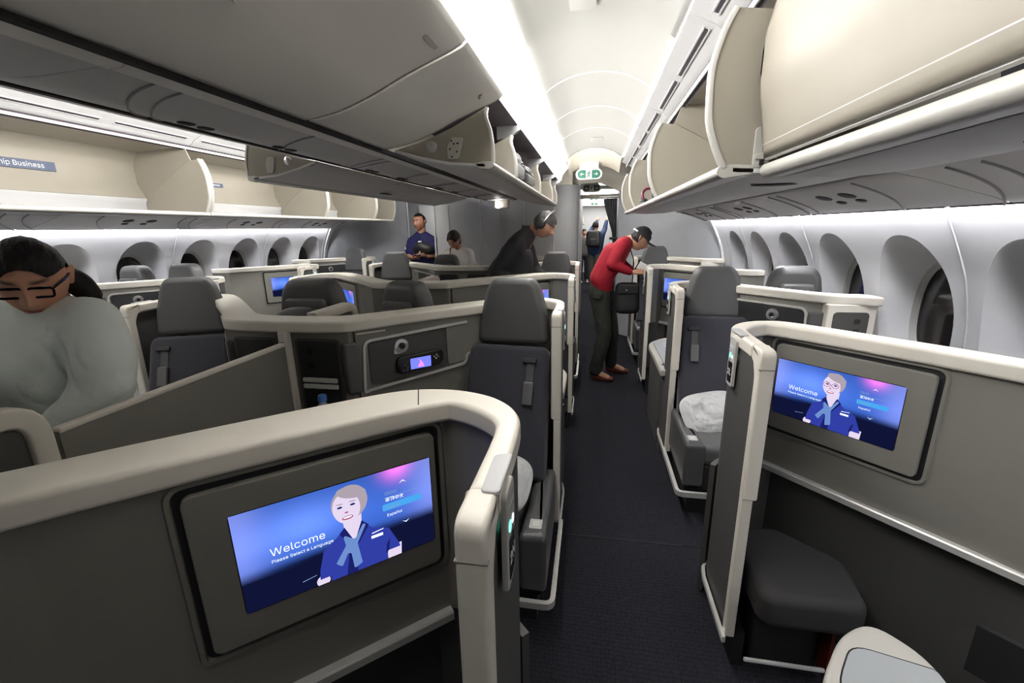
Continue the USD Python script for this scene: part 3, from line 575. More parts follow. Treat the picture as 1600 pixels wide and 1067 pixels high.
def half_shell(t, px, sgn, vy, kind, v=None, far=FAR_C, near=NEAR_C, zp=.155, lit=True, plate_v=-.36, label='2A', wall_end=None):
    """aisle panel, post, screen wall of one side of a shell. px aisle face x, sgn inward direction"""
    W = lambda u, v_: (px + sgn * u, vy + v_)
    # screen wall below the rail
    n2 = [p for p in near if p[0] > .059]
    n2 = n2[0:-2] if kind != 'window' else n2
    line = [W(*p) for p in n2]; back = 1 if sgn < 0 else -1
    face = offs(line, .030 if sgn > 0 else -.030)
    m = 'shell_taupe'
    part(t, 'screen_wall', wall_mesh(face, .022, .66, 1.222), m)
    low = offs(line, .075 if sgn > 0 else -.075)
    part(t, 'lower_wall', wall_mesh(low, .022, .02, .66), 'shell_dark')
    # aisle panel with its rounded corner at the back
    ap = [W(.020, -.452), W(.020, -.19), W(.030, -.14), W(.06, -.092), W(.115, -.052), W(.19, -.032), W(.26, -.045)]
    part(t, 'aisle_panel', wall_mesh(ap, .026, zp, 1.222), 'shell_dark')
    part(t, 'plinth', wall_mesh([W(.06, -.46), W(.06, -.2), W(.1, -.13), W(.2, -.08)], .04, 0, zp), 'plinth_black')
    # the rail turns down into the post at the near end of the aisle panel
    def vert(prof, u0, u1, r):                      # outline in (y offset, z) drawn across the panel's thickness
        xa, xb = sorted((W(u0, 0)[0], W(u1, 0)[0])); m_ = rext(prof, 0, xb - xa, r, 3); T = np.array([[0, 0, 1, xa], [1, 0, 0, vy], [0, 1, 0, 0], [0, 0, 0, 1.0]]); m_.apply_transform(T); return m_
    part(t, 'post', vert(rpoly([(-.490, .74), (-.490, ZR), (-.4105, ZR), (-.4105, 1.219), (-.425, 1.215), (-.448, 1.17), (-.452, .74)], [.006, .030, .001, .001, .02, .02, .006], 5), -.002, .046, .009), 'rail_cream', smooth=60)
    part(t, 'lower_post', vert(rpoly([(-.487, zp), (-.487, .75), (-.452, .75), (-.452, zp)], .007, 3), -.001, .034, .006), 'rail_cream', smooth=60)
    part(t, 'post_joint', vert([(-.4904, 1.205), (-.4904, 1.2075), (-.48, 1.2075), (-.48, 1.205)], -.0024, .0464, .0004), 'shell_taupe')
    part(t, 'kick_trim', sweep(np.array([(*W(-.006, -.50), zp), (*W(-.006, -.2), zp), (*W(.004, -.14), zp), (*W(.04, -.085), zp)]), [(-.008, -.012), (-.008, .008), (-.004, .012), (.005, .012), (.005, -.012)]), 'trim_silver')
    # seat number plate on the aisle face
    a_ = plate_v; fr = rrect(-.034, -.10, .034, .085, .012)
    xd = (0, -1) if sgn > 0 else (0, 1)
    pl = part(t, 'seat_plate', place(rext(fr, 0, .010, .004, 2, False), (*W(-.001, vy * 0 + a_), 1.165), xd), 'trim_silver')
    part(pl, 'dark_label', place(rext(rrect(-.022, -.085, .022, -.005, .006), 0, .0112, .001, 1, False), (*W(-.001, a_), 1.165), xd), 'black_gloss')
    g = text(label, .022); g.apply_translation((-g.bounds.mean(0)[0], -.056, .0112)); part(pl, 'lettering', place(g, (*W(-.001, a_), 1.165), xd), 'text_white', smooth=False)
    part(pl, 'call_light', place(rext(rrect(-.020, .006, -.004, .026, .006), 0, .0115, .001, 1, False), (*W(-.001, a_), 1.165), xd), 'green_led'); part(pl, 'call_light', place(rext(rrect(.004, .006, .020, .022, .006), 0, .0115, .001, 1, False), (*W(-.001, a_), 1.165), xd), 'scr_white')
    part(pl, 'name_strip', place(rext(rrect(-.024, .036, .024, .054, .005), 0, .0115, .001, 1, False), (*W(-.001, a_), 1.165), xd), 'white_plastic')
    part(t, 'latch_cover', rext(rpoly([W(-.006, a_ - .06), W(.024, a_ - .06), W(.026, a_ + .05), W(-.006, a_ + .06)], .010, 4), ZR - .004, ZR + .004, .003, 2), 'white_plastic')
    if kind in ('screen', 'window') and v is not None or kind == 'screen':
        edge, inn = np.array(W(*near[5])), np.array(W(*near[6]))
        dd = (inn - edge) / np.linalg.norm(inn - edge) * sgn; nrm = np.array([dd[1], -dd[0]])      # dd runs towards +x
        org = edge - nrm * .030
        dirn = dd if sgn > 0 else -dd               # inwards from the corner
        fx0, fx1 = .004, .520                       # frame extent along the wall from the corner
        P = lambda s, z: (*(org + dirn * s + nrm * .011), z)
        s0, s1 = (fx0, fx1) if sgn > 0 else (fx1, fx0)
        Wd = abs(fx1 - fx0); O = P(s0, .822)
        mon = part(t, 'monitor', place(rext(rrect(.017, .017, Wd - .017, .388 - .017, .018), 0, .018, .004, 2, False), O, dd), m)
        part(mon, 'surround_groove', place(rext(rrect(0, 0, Wd, .388, .03), 0, .002, .001, 1, False), O, dd), 'gap_black')
        lipm = fillet([(0.0, .03, .0), (0.0, .388, 0), (Wd, .388, 0), (Wd, 0.0, 0), (0, 0, 0), (0, .029, 0)], .03)
        part(mon, 'surround_lip', place(sweep(lipm, [(-.010, 0), (-.006, .008), (.002, .008), (.004, 0)], (0, 0, 1)), O, dd), m)
        sw, sh = .400, .224
        o2 = np.array(O) + np.array([*dd, 0]) * (.033 if sgn > 0 else Wd - .433) + np.array([0, 0, .088]) + np.array([*nrm, 0]) * .0185
        part(mon, 'screen_glass', place(rext(rrect(-.002, -.002, sw + .002, sh + .002, .010), 0, .001, .0005, 1, False), o2 - np.array([*nrm, 0]) * .0008, dd), 'black_gloss')
        screen_content(mon, o2 + np.array([*nrm, 0]) * .0006, dd, sw, sh, v)
        tl = .86 if kind == 'screen' else .85
        pth = [(*(org + dirn * s + nrm * .02), .66) for s in (.0, tl)]
        part(t, 'waist_trim', sweep(np.array(pth if sgn > 0 else pth[::-1]), [(-.014, -.013), (-.014, .013), (.010, .013), (.014, .008), (.014, -.013)]), 'trim_silver')
    return W
def curve(p, it=2):
    p = [np.array(q, float) for q in p]
    for _ in range(it):
        q = [p[0]]
        for a, b in zip(p[:-1], p[1:]): q += [a * .75 + b * .25, a * .25 + b * .75]
        p = q + [p[-1]]
    return [tuple(q) for q in p]
def centre_row(vy, label, vr, vl, kind='screen', nums=('6D', '6H')):
    t = thing('seat_shell', label, 'seat shell', (XC, vy - .4, 0))
    far = [(-.13 - u, vy + v) for u, v in curve(FAR_C)]; near = [(-.13 - u, vy + v) for u, v in curve(NEAR_C)]
    out = far[:-1] + [(mir(x), y) for x, y in far[:-1][::-1]] + [(mir(x), y) for x, y in near[:-1]] + [(x, y) for x, y in near[:-1][::-1]]
    part(t, 'top_rail', rext(out, 1.218, ZR, .012, 4), 'rail_cream', smooth=50)
    half_shell(t, -.13, -1, vy, kind, vr, label=nums[1]); half_shell(t, mir(-.13), 1, vy, kind, vl, label=nums[0])
    ys = vy - .755
    part(t, 'hub_wall', box(-1.672, -1.048, ys, ys + .05, .02, 1.222), 'shell_taupe')
    part(t, 'rail_joint', sweep(np.array([(-.13 - .29, vy + .000, ZR + .0006), (-.13 - .245, vy - .112, ZR + .0006)]), [(-.0012, -.002), (-.0012, .0004), (.0012, .0004), (.0012, -.002)]), 'gap_black') 
    # divider between the two seats in front of the hub back
    yb = vy - .64
    dv = fillet([(XC + .03, yb - .02, .55), (XC + .03, yb - .02, 1.245), (XC + .03, yb + .42, 1.245), (XC + .03, yb + .42, .50)], .07, 6)
    part(t, 'seat_divider', box(XC + .018, XC + .042, yb, yb + .41, .4, 1.235), 'shell_dark')
    part(t, 'divider_edge', sweep(dv[3:], [(-.020, -.022), (-.020, .022), (-.012, .026), (.012, .026), (.020, .022), (.020, -.022)], (1, 0, 0)) if False else sweep(dv[7:], [(-.026, -.024), (-.026, .016), (-.018, .024), (.018, .024), (.026, .016), (.026, -.024)], (1, 0.0001, 0)), 'rail_cream', smooth=50)
    return t
def console_face(t, vy, sgn, edge, handset_label=None, near=NEAR_C, base_u=(.90, -.74), top_u=(.27, -.125), nook=True):
    """dark handset cubby with silver outline, dial light and padded block on the slanted wall (seat faces the camera)"""
    W = lambda u, v: np.array((edge + sgn * u, vy + v)); a, b = W(*base_u), W(*top_u); dd = (b - a) / np.linalg.norm(b - a)
    if sgn > 0: ddx = -dd
    else: ddx = dd
    nrm = np.array([ddx[1], -ddx[0]]); L = lambda s, z, h=0: (*(a + dd * s - nrm * (.030 - .012) + nrm * h), z)
    fl_ = lambda pts: pts if sgn < 0 else [(-x, z) for x, z in pts]
    pm = lambda pts, h0, h1, r=.003: place(rext(fl_(pts), h0, h1, r, 2, False), L(0, 0), ddx)
    part(t, 'console_panel', pm(rpoly([(.062, .948), (.062, 1.150), (.455, 1.176), (.455, .975)], .02), -.002, .004), 'shell_dark')
    part(t, 'console_side', pm(rpoly([(.457, .976), (.457, 1.176), (.60, 1.188), (.60, .985)], .01), -.002, .003), 'shell_taupe')
    o3 = fillet([(x if sgn < 0 else -x, z, .004) for x, z in [(.575, 1.188), (.045, 1.166), (.028, .922), (.050, .930), (.560, .968), (.568, 1.015), (.60, 1.02)]], .035)
    part(t, 'console_trim', place(sweep(o3, [(-.006, -.006), (-.006, .006), (.006, .006), (.006, -.006)], (0, 0, 1)), L(0, 0), ddx), 'trim_silver')
    part(t, 'padded_block', pm(rpoly([(-.052, .93), (-.052, 1.175), (.020, 1.168), (.020, .925)], .025), -.02, .022, .012), 'leather', smooth=60)
    part(t, 'moulded_mark', pm(rrect(.015, 1.199, .15, 1.207, .003), 0, .002, .001), 'rail_cream')
    kx = .216 if sgn < 0 else -.216
    T = lambda m: place(m, L(0, 0), ddx)
    ring = lathe([(0, .006), (.012, .006), (.018, .012), (.034, .010), (.038, 0)], 24); ring.apply_translation((kx, 1.118, .003))
    k = part(t, 'reading_lamp', [T(ring), T(rext(rpoly([(kx - .038, 1.08), (kx - .038, 1.118), (kx, 1.118), (kx, 1.08)], .008), .003, .009, .002, 2, False))], 'metal')
    c_ = lathe([(0, .02), (.010, .018), (.012, .010)], 16); c_.apply_translation((kx, 1.118, .003)); part(k, 'lamp_lens', T(c_), 'black_gloss')
    if handset_label:
        h = thing('remote_handset', handset_label, 'remote control', L(.3, 1.02)); f = 1 if sgn < 0 else -1
        HS = lambda pts, h0, h1, r=.003: place(rext(fl_(pts), h0, h1, r, 2, False), L(0, 0), ddx)
        part(h, 'body', HS(rpoly([(.182, .978), (.182, 1.066), (.426, 1.072), (.426, .998)], .035), .004, .022, .006), 'black_gloss', smooth=60)
        part(h, 'screen', HS(rrect(.250, .996, .356, 1.050, .004), .022, .0235, .0005), 'scr_navy_lit')
        part(h, 'screen_picture', HS([(.285, 1.003), (.300, 1.03), (.292, 1.046), (.312, 1.022), (.318, 1.003)], .0235, .0242, .0003), 'scr_magenta')
        for x, z in ((.222, 1.022), (.235, 1.036), (.235, 1.012), (.21, 1.0), (.232, .998)): part(h, 'button', HS(rrect(x - .006, z - .006, x + .006, z + .006, .005), .022, .025, .001), 'belt_grey')
        for x, z in ((.376, 1.040), (.388, 1.047), (.384, 1.030), (.396, 1.037)): part(h, 'button', HS(rrect(x - .004, z - .004, x + .004, z + .004, .003), .022, .0245, .001), 'text_white')
    if nook:
        ys = vy - .755
        nk = lambda pts, h0, h1, r=.003: place(rext(pts, h0, h1, r, 2, False), (XC if sgn < 0 else XC, ys, 0), (1, 0))
        g = 1 if sgn < 0 else -1; FX = lambda pts: [(g * x, z) for x, z in pts]
        part(t, 'storage_nook', nk(FX(rpoly([(.058, .80), (.058, 1.178), (.258, 1.178), (.258, .80)], .02)), 0, .004), 'black_soft')
        part(t, 'nook_frame', place(sweep(fillet([(g * .054, .80, 0), (g * .054, 1.182, 0), (g * .262, 1.182, 0), (g * .262, .80, 0)], .02), [(-.006, -.004), (-.006, .006), (.006, .006), (.006, -.004)], (0, 0, 1)), (XC, ys, 0), (1, 0)), 'shell_dark')
        for z in (1.130, 1.063): part(t, 'power_socket', nk(FX(rrect(.100, z - .016, .128, z + .016, .005)), .004, .007, .001), 'gap_black')
glow('scr_navy_lit', (.10, .12, .65), .3); glow('scr_magenta', (.95, .15, .55), .3)

C_APEX = [.972, 2.46, 3.88, 5.30]
S1 = centre_row(C_APEX[0], 'nearest centre seat shell with cream rail and large lit welcome screen, lower left', 1, 0, nums=('2D', '2H'))
S2 = centre_row(C_APEX[1], 'second centre seat shell with storage nook and handset console behind the welcome-screen shell', None, None, 'console', ('3D', '3H'))
S3 = centre_row(C_APEX[2], 'third centre seat shell with V-shaped rail, in front of the man wearing headphones', 0, 0, nums=('4D', '4H'))
S4 = centre_row(C_APEX[3], 'farthest centre seat shell by the grey front wall and the woman in white', None, None, 'console', ('5D', '5H'))
console_face(S2, C_APEX[1], -1, -.13, 'black remote handset with lit colour screen in the centre console')
console_face(S2, C_APEX[1], 1, mir(-.13), None)
console_face(S4, C_APEX[3], -1, -.13, None); console_face(S4, C_APEX[3], 1, mir(-.13), None)
# sliding privacy panel and its post on the second hub
t = thing('privacy_divider', 'tall taupe privacy panel sloping from the centre console towards the woman in pale green', 'divider', (XC, 1.3, .6))
part(t, 'panel', box(XC + .006, XC + .026, .80, 1.688, .35, 1.165), 'shell_taupe'); part(t, 'edge_strip', rbox(XC + .003, XC + .029, .80, 1.688, 1.158, 1.176, .006), 'rail_cream')
part(S2, 'divider_post', rext(rrect(XC - .004, 1.660, XC + .036, 1.70, .006), .3, 1.225, .003, 2), 'rail_cream')
part(S2, 'post_slot', box(XC + .008, XC + .024, 1.6575, 1.664, .6, 1.178), 'gap_black', smooth=False)

# ------------------------------------------------------------------ window seat shells
def wshell(m_, vy, label, kind, v, num, far=None, near=None):
    """right: m_ identity. path in u from the aisle edge (x .53) to the sidewall"""
    far = far or [(-.002, -.410), (0, -.18), (.012, -.125), (.045, -.07), (.10, -.025), (.17, .000), (.24, -.004), (.34, -.095), (.46, -.225), (.57, -.345), (.69, -.49), (.80, -.645), (.93, -.66)]
    near = near or [(.046, -.410), (.046, -.20), (.065, -.16), (.085, -.130), (.13, -.088), (.19, -.060), (.63, -.562), (.745, -.715), (.93, -.745)]
    t = thing('seat_shell', label, 'seat shell', (m_(.95), vy - .35, 0)); sgn = 1 if m_(1) == 1 else -1
    edge = m_(.53); out = [(edge + sgn * u, vy + v_) for u, v_ in curve(far)] + [(edge + sgn * u, vy + v_) for u, v_ in curve(near)[::-1]]
    part(t, 'top_rail', rext(out, 1.218, ZR, .012, 4), 'rail_cream', smooth=50)
    half_shell(t, edge, sgn, vy, kind, v, far=far, near=near, label=num, plate_v=-.24)
    return t
FARB = [(-.002, -.410), (0, -.18), (.012, -.125), (.045, -.07), (.10, -.025), (.17, .000), (.24, -.004), (.34, -.06), (.57, -.33), (.70, -.50), (.82, -.62), (.965, -.63), (.985, -.75)]
NEARB = [(.046, -.410), (.046, -.20), (.065, -.16), (.085, -.130), (.13, -.100), (.185, -.092), (.23, -.115), (.47, -.37), (.60, -.52), (.70, -.63), (.76, -.70), (.90, -.715), (.935, -.75)]
WA_ = wshell(R_, 1.905, 'right window seat shell with cream rail and lit welcome screen, lower right', 'window', 2, '2L')
WB_ = wshell(R_, 3.32, 'right window seat shell with dark console, behind the welcome-screen shell', 'console', None, '3L', FARB, NEARB)
WC_ = wshell(R_, 4.80, 'right window seat shell that the man in red leans over', 'window', 0, '4L')
WD_ = wshell(R_, 6.22, 'farthest right window seat shell at the angled grey bulkhead', 'console', None, '5L', FARB, NEARB)
LB_ = wshell(mir, 3.54, 'left window seat shell with dark console and round reading lamp', 'console', None, '3A', FARB, NEARB)
LC_ = wshell(mir, 4.97, 'left window seat shell with half-hidden lit screen under the bins', 'window', 0, '4A')
LD_ = wshell(mir, 6.42, 'farthest left window seat shell at the left bulkhead', 'console', None, '5A', FARB, NEARB)
def wconsole(t, m_, vy):
    sgn = 1 if m_(1) == 1 else -1; edge = m_(.53)
    a, b = np.array((edge + sgn * .26, vy - .147)), np.array((edge + sgn * .70, vy - .63)); dd = (b - a) / np.linalg.norm(b - a); ddx = dd if sgn > 0 else -dd
    nrm = np.array([ddx[1], -ddx[0]]); O = (*(a - nrm * .018), 0); FX = lambda pts: [(sgn * x, z) for x, z in pts]
    T = lambda pts, h0, h1, r=.003: place(rext(FX(pts), h0, h1, r, 2, False), O, ddx)
    part(t, 'console_panel', T(rpoly([(.18, .95), (.18, 1.165), (.615, 1.165), (.615, .95)], .03), -.002, .004), 'black_soft')
    o3 = fillet([(sgn * x, z, .004) for x, z in ((-.02, 1.182), (.625, 1.178), (.64, .94), (0.0, .94))], .04)
    part(t, 'console_trim', place(sweep(o3, [(-.006, -.006), (-.006, .006), (.006, .006), (.006, -.006)], (0, 0, 1)), O, ddx), 'trim_silver')
    part(t, 'padded_block', T(rpoly([(.645, .93), (.645, 1.165), (.735, 1.172), (.735, .93)], .02), -.02, .018, .01), 'leather', smooth=60)
    ring = lathe([(0, .006), (.012, .006), (.018, .012), (.034, .010), (.038, 0)], 24); ring.apply_translation((sgn * .44, 1.115, .003))
    k = part(t, 'reading_lamp', place(ring, O, ddx), 'metal'); c_ = lathe([(0, .02), (.010, .018), (.012, .010)], 16); c_.apply_translation((sgn * .44, 1.115, .003)); part(k, 'lamp_lens', place(c_, O, ddx), 'black_gloss')
    # window-end cabinet with nook
    x0 = edge + sgn * .76
    q = T([(0, 0), (.001, 0), (.001, .001)], 0, .001, .0001)
    part(t, 'end_cabinet', rbox(*sorted((edge + sgn * .745, edge + sgn * .985)), vy - .715, vy - .64, .3, 1.222, .008), 'rail_cream')
    N = lambda pts, h0, h1, r=.003: place(rext([(sgn * x_, z_) for x_, z_ in pts], h0, h1, r, 2, False), (x0, vy - .715, 0), (1, 0))
    part(t, 'storage_nook', N(rrect(.015, .90, .19, 1.180, .02), 0, .004), 'shell_dark')
    for z in (1.13, 1.075): part(t, 'power_socket', N(rrect(.12, z - .014, .15, z + .014, .008), .004, .007, .001), 'black_soft')
for t, m_, vy in ((WB_, R_, 3.32), (WD_, R_, 6.22), (LB_, mir, 3.54), (LD_, mir, 6.42)): wconsole(t, m_, vy)

# ------------------------------------------------------------------ seats facing the camera (beside the aisle)
def tilt(m, ang, ax, o):
    m = m.copy(); m.apply_transform(trimesh.transformations.rotation_matrix(ang, ax, o)); return m
def front_seat(m_, aisle_x, vy, label, yaw=0.0, group=None, tag=True, zt=1.40):
    """aisle_x: x of the shell's aisle face on the right-hand original side; m_ mirrors. Local u grows inwards"""
    sg = 1 if aisle_x > 0 else -1
    t = thing('airline_seat', label, 'seat', (m_(aisle_x + sg * .26), vy - .5, 0), group)
    U = lambda u: m_(aisle_x + sg * u); mm = 1 if (U(1) > U(0)) else -1
    yh = vy - .30
    def T(mesh): return tilt(mesh, mm * yaw, (0, 0, 1), (U(.26), vy - .35, 0))
    hp = rpoly([(-.188, 0), (-.178, .12), (-.135, .275), (-.10, .318), (.10, .318), (.135, .275), (.178, .12), (.188, 0), (.165, -.02), (-.165, -.02)], [.05, .05, .06, .05, .05, .06, .05, .05, .03, .03], 5)
    hd = place(rext(hp, 0, .115, .032, 5), (U(.27), yh + .10, zt - .318), (1, 0), (0, .06, 1)); part(t, 'headrest', T(hd), 'leather', smooth=60)
    sm = place(rext(rpoly([(-.188, -.005), (-.175, .13), (-.13, .285), (-.09, .318), (.09, .318), (.13, .285), (.175, .13), (.188, -.005)], .05), -.004, .003, .0025, 2), (U(.27), yh + .045, zt - .318), (1, 0), (0, .06, 1)); part(t, 'headrest_piping', T(sm), 'leather_side', smooth=60)
    for q in (-.12, .14): part(t, 'headrest_stalk', T(bar((U(.27 + q), yh + .06, zt - .40), (U(.27 + q), yh + .06, zt - .30), .008)), 'metal')
    prof = [(0.0, 0), (.02, .10), (.05, .30), (.09, .50), (.13, .62)]
    bk = rext(rpoly([(-.215, 0), (-.21, .655), (.21, .655), (.235, 0)], [.03, .05, .05, .03]), -.06, .06, .03, 4)
    b_ = place(bk, (U(.275), yh - .26, .455), (1, 0), (0, .44, 1)); b_.vertices[:, 1] += -.03 * np.sin((b_.vertices[:, 2] - .455) / .62 * np.pi)
    part(t, 'backrest', T(b_), 'seat_cloth', smooth=60)
    part(t, 'seat_cushion', T(rbox(*sorted((U(.09), U(.50))), vy - 1.0, vy - .50, .33, .465, .045)), 'leather', smooth=60)
    part(t, 'side_bolster', rext(rpoly([(U(.015), vy - 1.005), (U(.125), vy - 1.005), (U(.11), vy - .48), (U(.02), vy - .48)], .02), .20, .475, .03, 4), 'leather_side', smooth=60)
    part(t, 'underframe', rbox(*sorted((U(.03), U(.48))), vy - .98, vy - .30, .16, .34, .02), 'plinth_black', smooth=60)
    part(t, 'plinth', box(*sorted((U(.06), U(.5))), vy - .94, vy - .3, 0, .16), 'plinth_black')
    pth = fillet([(U(.24), vy - 1.03, .175), (U(-.012), vy - 1.03, .175), (U(-.012), vy - .50, .175)], .035)
    part(t, 'base_trim', sweep(pth, [(-.010, -.015), (-.010, .015), (.010, .015), (.010, -.015)]), 'trim_silver')
    if tag:
        tg = part(t, 'care_placard', place(rext(rrect(-.026, -.03, .026, .03, .006), 0, .004, .0015, 1, False), (U(.065), vy - .93, .474), (1, 0), (0, 1, 0)), 'white_plastic'); part(tg, 'symbol', place(rext(rrect(-.015, -.018, .015, .018, .003), .004, .005, .0004, 1, False), (U(.065), vy - .93, .474), (1, 0), (0, 1, 0)), 'trim_silver')
    # shoulder belt with its airbag sleeve on the aisle side
    yf = lambda z, h=0: yh - .26 + (z - .455) * .44 - .072 - h
    BT = lambda x0, x1, th, z0, z1, r, h: T(tilt(rbox(x0, x1, -th, th, z0, z1, r), -.41, (1, 0, 0), (0, 0, 0)).apply_translation((U(.15), yf(zt - .47, h), zt - .47)))
    bt = part(t, 'shoulder_belt', BT(-.020, .020, .004, -.07, .10, .003, .0), 'belt_grey')
    part(bt, 'belt_sleeve', BT(-.026, .026, .013, -.13, -.015, .008, .012), 'leather'); part(bt, 'belt_anchor', BT(-.040, .030, .012, .075, .10, .004, .004), 'black_soft')
    return t
front_seat(R_, -.13, 2.46, 'charcoal seat facing the camera with hanging belt, behind the nearest welcome-screen shell', .10)
front_seat(mir, -.13, 2.46, 'charcoal seat facing the camera beside the woman in pale green', .38)
front_seat(R_, .53, 3.34, 'charcoal seat with white pillow, facing the camera on the right side of the aisle', -.06, zt=1.385)
front_seat(R_, -.13, 5.28, 'charcoal seat facing the camera just right of the man with headphones', .05, zt=1.385)
front_seat(mir, -.13, 5.28, 'charcoal seat facing the camera below the man in navy', .2)
front_seat(R_, .53, 6.22, 'charcoal seat facing the camera past the head of the man in red', -.05, zt=1.40)
front_seat(mir, .53, 6.42, 'charcoal seat facing the camera at the left bulkhead, farthest on the left', .05, zt=1.40)
front_seat(mir, .53, 3.54, 'charcoal seat facing the camera beside the left window console', .05)

# ------------------------------------------------------------------ seats facing away from the camera
def rear_seat(x, y, label, yaw=0.0, zt=1.385, w=.20):
    t = thing('airline_seat', label, 'seat', (x, y, 0)); T = lambda m: tilt(m, yaw, (0, 0, 1), (x, y, 0))
    out = rpoly([(-w - .01, -.5), (-w, .0), (-w * .86, .13), (-w * .60, .19), (w * .60, .19), (w * .86, .13), (w, .0), (w + .01, -.5)], [.02, .06, .06, .07, .07, .06, .06, .02], 6)
    part(t, 'back_shell', T(place(rext(out, -.14, .0, .05, 5), (x, y - .0, zt - .19), (1, 0), (0, -.03, 1))), 'leather', smooth=60)
    flap = rpoly([(-w * .70, -.03), (-w * .60, .085), (w * .60, .085), (w * .70, -.03)], .025, 4)
    fl_ = part(t, 'head_pad', T(place(rext(flap, 0, .045, .02, 4), (x, y - .005, zt - .19), (1, 0), (0, .10, 1))), 'leather', smooth=60)
    part(fl_, 'pad_seam', T(sweep(fillet([(x - w * .60, y - .052, zt - .215), (x, y - .058, zt - .205), (x + w * .60, y - .052, zt - .215)], .05), [(-.004, -.004), (0, .004), (.004, -.004)])), 'leather_side')
    e_ = trimesh.creation.icosphere(3, 1.0); e_.apply_scale((w * .93, .07, .115)); e_.apply_translation((x, y - .075, zt - .255)); part(t, 'back_bulge', T(e_), 'leather_side', smooth=True)
    part(t, 'seat_cushion', T(rbox(x - w, x + w, y + .08, y + .52, .32, .46, .04)), 'seat_cloth', smooth=60)
    part(t, 'plinth', T(box(x - w + .03, x + w - .03, y - .02, y + .46, 0, .33)), 'plinth_black')
    return t
rear_seat(-1.62, 2.26, 'dark leather seat back facing away behind the centre console, next to the lit left screen', .05)
rear_seat(-1.06, 2.28, 'dark leather seat back facing away, angled beside the cream divider stub', -.32, w=.165, zt=1.37)
rear_seat(1.29, 3.05, 'dark leather seat back facing away beside the right windows', -.10, w=.165)
rear_seat(-4.02, 3.22, 'dark leather seat back facing away in front of a left window', .10, w=.145)
rear_seat(-1.73, 5.06, 'grey seat back with pale rim facing away in front of the woman in white', 0, w=.17, zt=1.36)
rear_seat(-.98, 5.08, 'dark seat back facing away behind the man with headphones', 0, w=.17, zt=1.34)
# ------------------------------------------------------------------ front of the cabin: bulkheads, doorway, the next cabin
def upright(a, b, z0, z1, th=.03):
    return wall_mesh([a, b], th, z0, z1)
w = struct('wall_front_right'); part(w, 'panel', upright((1.56, 5.60), (.40, 7.00), 0, 2.4), 'bulkhead_blue', smooth=False); part(w, 'edge_trim', box(.385, .415, 6.985, 7.02, 0, 2.2), 'white_plastic')
part(w, 'side_panel', box(.40, .43, 7.02, 9.2, 0, 2.4), 'bulkhead_blue')
w = struct('wall_front_left'); part(w, 'panel', upright((-4.28, 6.52), (-3.34, 7.80), 0, 2.4), 'bulkhead_blue', smooth=False); part(w, 'edge_trim', box(-3.355, -3.325, 7.78, 7.82, 0, 2.2), 'white_plastic'); part(w, 'panel', upright((-4.28, 9.2), (-2.2, 9.2), 0, 2.4), 'bulkhead_blue', smooth=False)
part(w, 'galley_door', box(-3.62, -3.0, 9.10, 9.19, 0, 2.15), 'side_white'); part(w, 'door_edge', box(-3.00, -2.95, 9.08, 9.19, 0, 2.15), 'gap_black')
w = struct('wall_front_centre')
out = rpoly([(-2.38, 6.62), (-.205, 6.62), (-.205, 9.2), (-2.38, 9.2)], [.03, .20, .02, .02], 10)
mon_h = 2.245
part(w, 'monument_body', rext(out, 0, mon_h, .004, 1), 'bulkhead_grey', smooth=40)
part(w, 'edge_trim', box(-2.405, -2.382, 6.60, 6.63, 0, 2.05), 'white_plastic')
part(w, 'dark_panel', box(-2.36, -2.16, 6.605, 6.622, .2, 2.0), 'bulkhead_grey'); part(w, 'light_panel', box(-1.66, -1.34, 6.600, 6.622, .1, 2.02), 'bulkhead_blue'); part(w, 'light_panel', box(-2.12, -1.67, 6.604, 6.622, .1, 2.02), 'bulkhead_blue')
for x in (-1.665, -1.0, -.56): part(w, 'panel_joint', box(x - .004, x + .004, 6.598, 6.622, .1, 2.1), 'service_grey')
part(w, 'upper_fascia', box(-2.38, -.30, 6.64, 6.7, mon_h, 2.7), 'header_cream')
part(w, 'ledge', rbox(-1.0, -.50, 6.52, 6.62, 1.18, 1.25, .012), 'rail_cream'); part(w, 'ledge', rbox(-.98, -.52, 6.50, 6.62, 1.05, 1.12, .012), 'rail_cream')
one('wall_pole', [bar((-1.325, 6.585, 1.2), (-1.325, 6.585, 1.99), .008)], 'white_plastic', 'thin white vertical rail on the grey front wall below the emergency light', 'rail')
t = thing('emergency_light', 'small cream emergency light box under the end of the centre bins', 'light', (-1.24, 6.1, 1.93))
part(t, 'housing', rbox(-1.33, -1.13, 6.05, 6.16, 1.915, 2.03, .022), 'rail_cream'); d_ = trimesh.creation.icosphere(2, .034); d_.apply_translation((-1.27, 6.05, 1.955)); part(t, 'lamp', d_, 'lamp_white', smooth=True); part(t, 'hanger', box(-1.27, -1.20, 6.08, 6.13, 2.02, 2.10), 'rail_cream')
# arched header over the doorway, with the beam behind it
tr = struct('trim_1')
hd = rpoly([(-.60, 2.72), (-.60, 2.275), (-.21, 2.275), (.09, 2.285), (.40, 2.15), (.62, 2.13), (.62, 1.98), (1.30, 1.98), (1.30, 2.72)], .02, 3)
part(tr, 'doorway_header', place(rext(hd, 0, .06, .008, 2), (0, 6.98, 0), (1, 0)), 'header_cream'); part(tr, 'doorway_beam', box(-.205, .40, 7.5, 7.58, 2.10, 2.16), 'header_cream'); part(tr, 'doorway_post', box(-.215, -.195, 6.80, 6.86, 0, 2.28), 'side_white')
ex = struct('ceiling'); part(ex, 'doorway_ceiling', box(-.6, .9, 7.04, 9.2, 2.42, 2.46), 'ceiling_white'); part(ex, 'cabin_ceiling', box(-1.2, 1.6, 9.2, YE, 2.40, 2.44), 'ceiling_white')
for y in (11.5, 13.8): part(ex, 'ceiling_rib', box(-1.2, 1.6, y, y + .06, 2.36, 2.41), 'white_plastic')
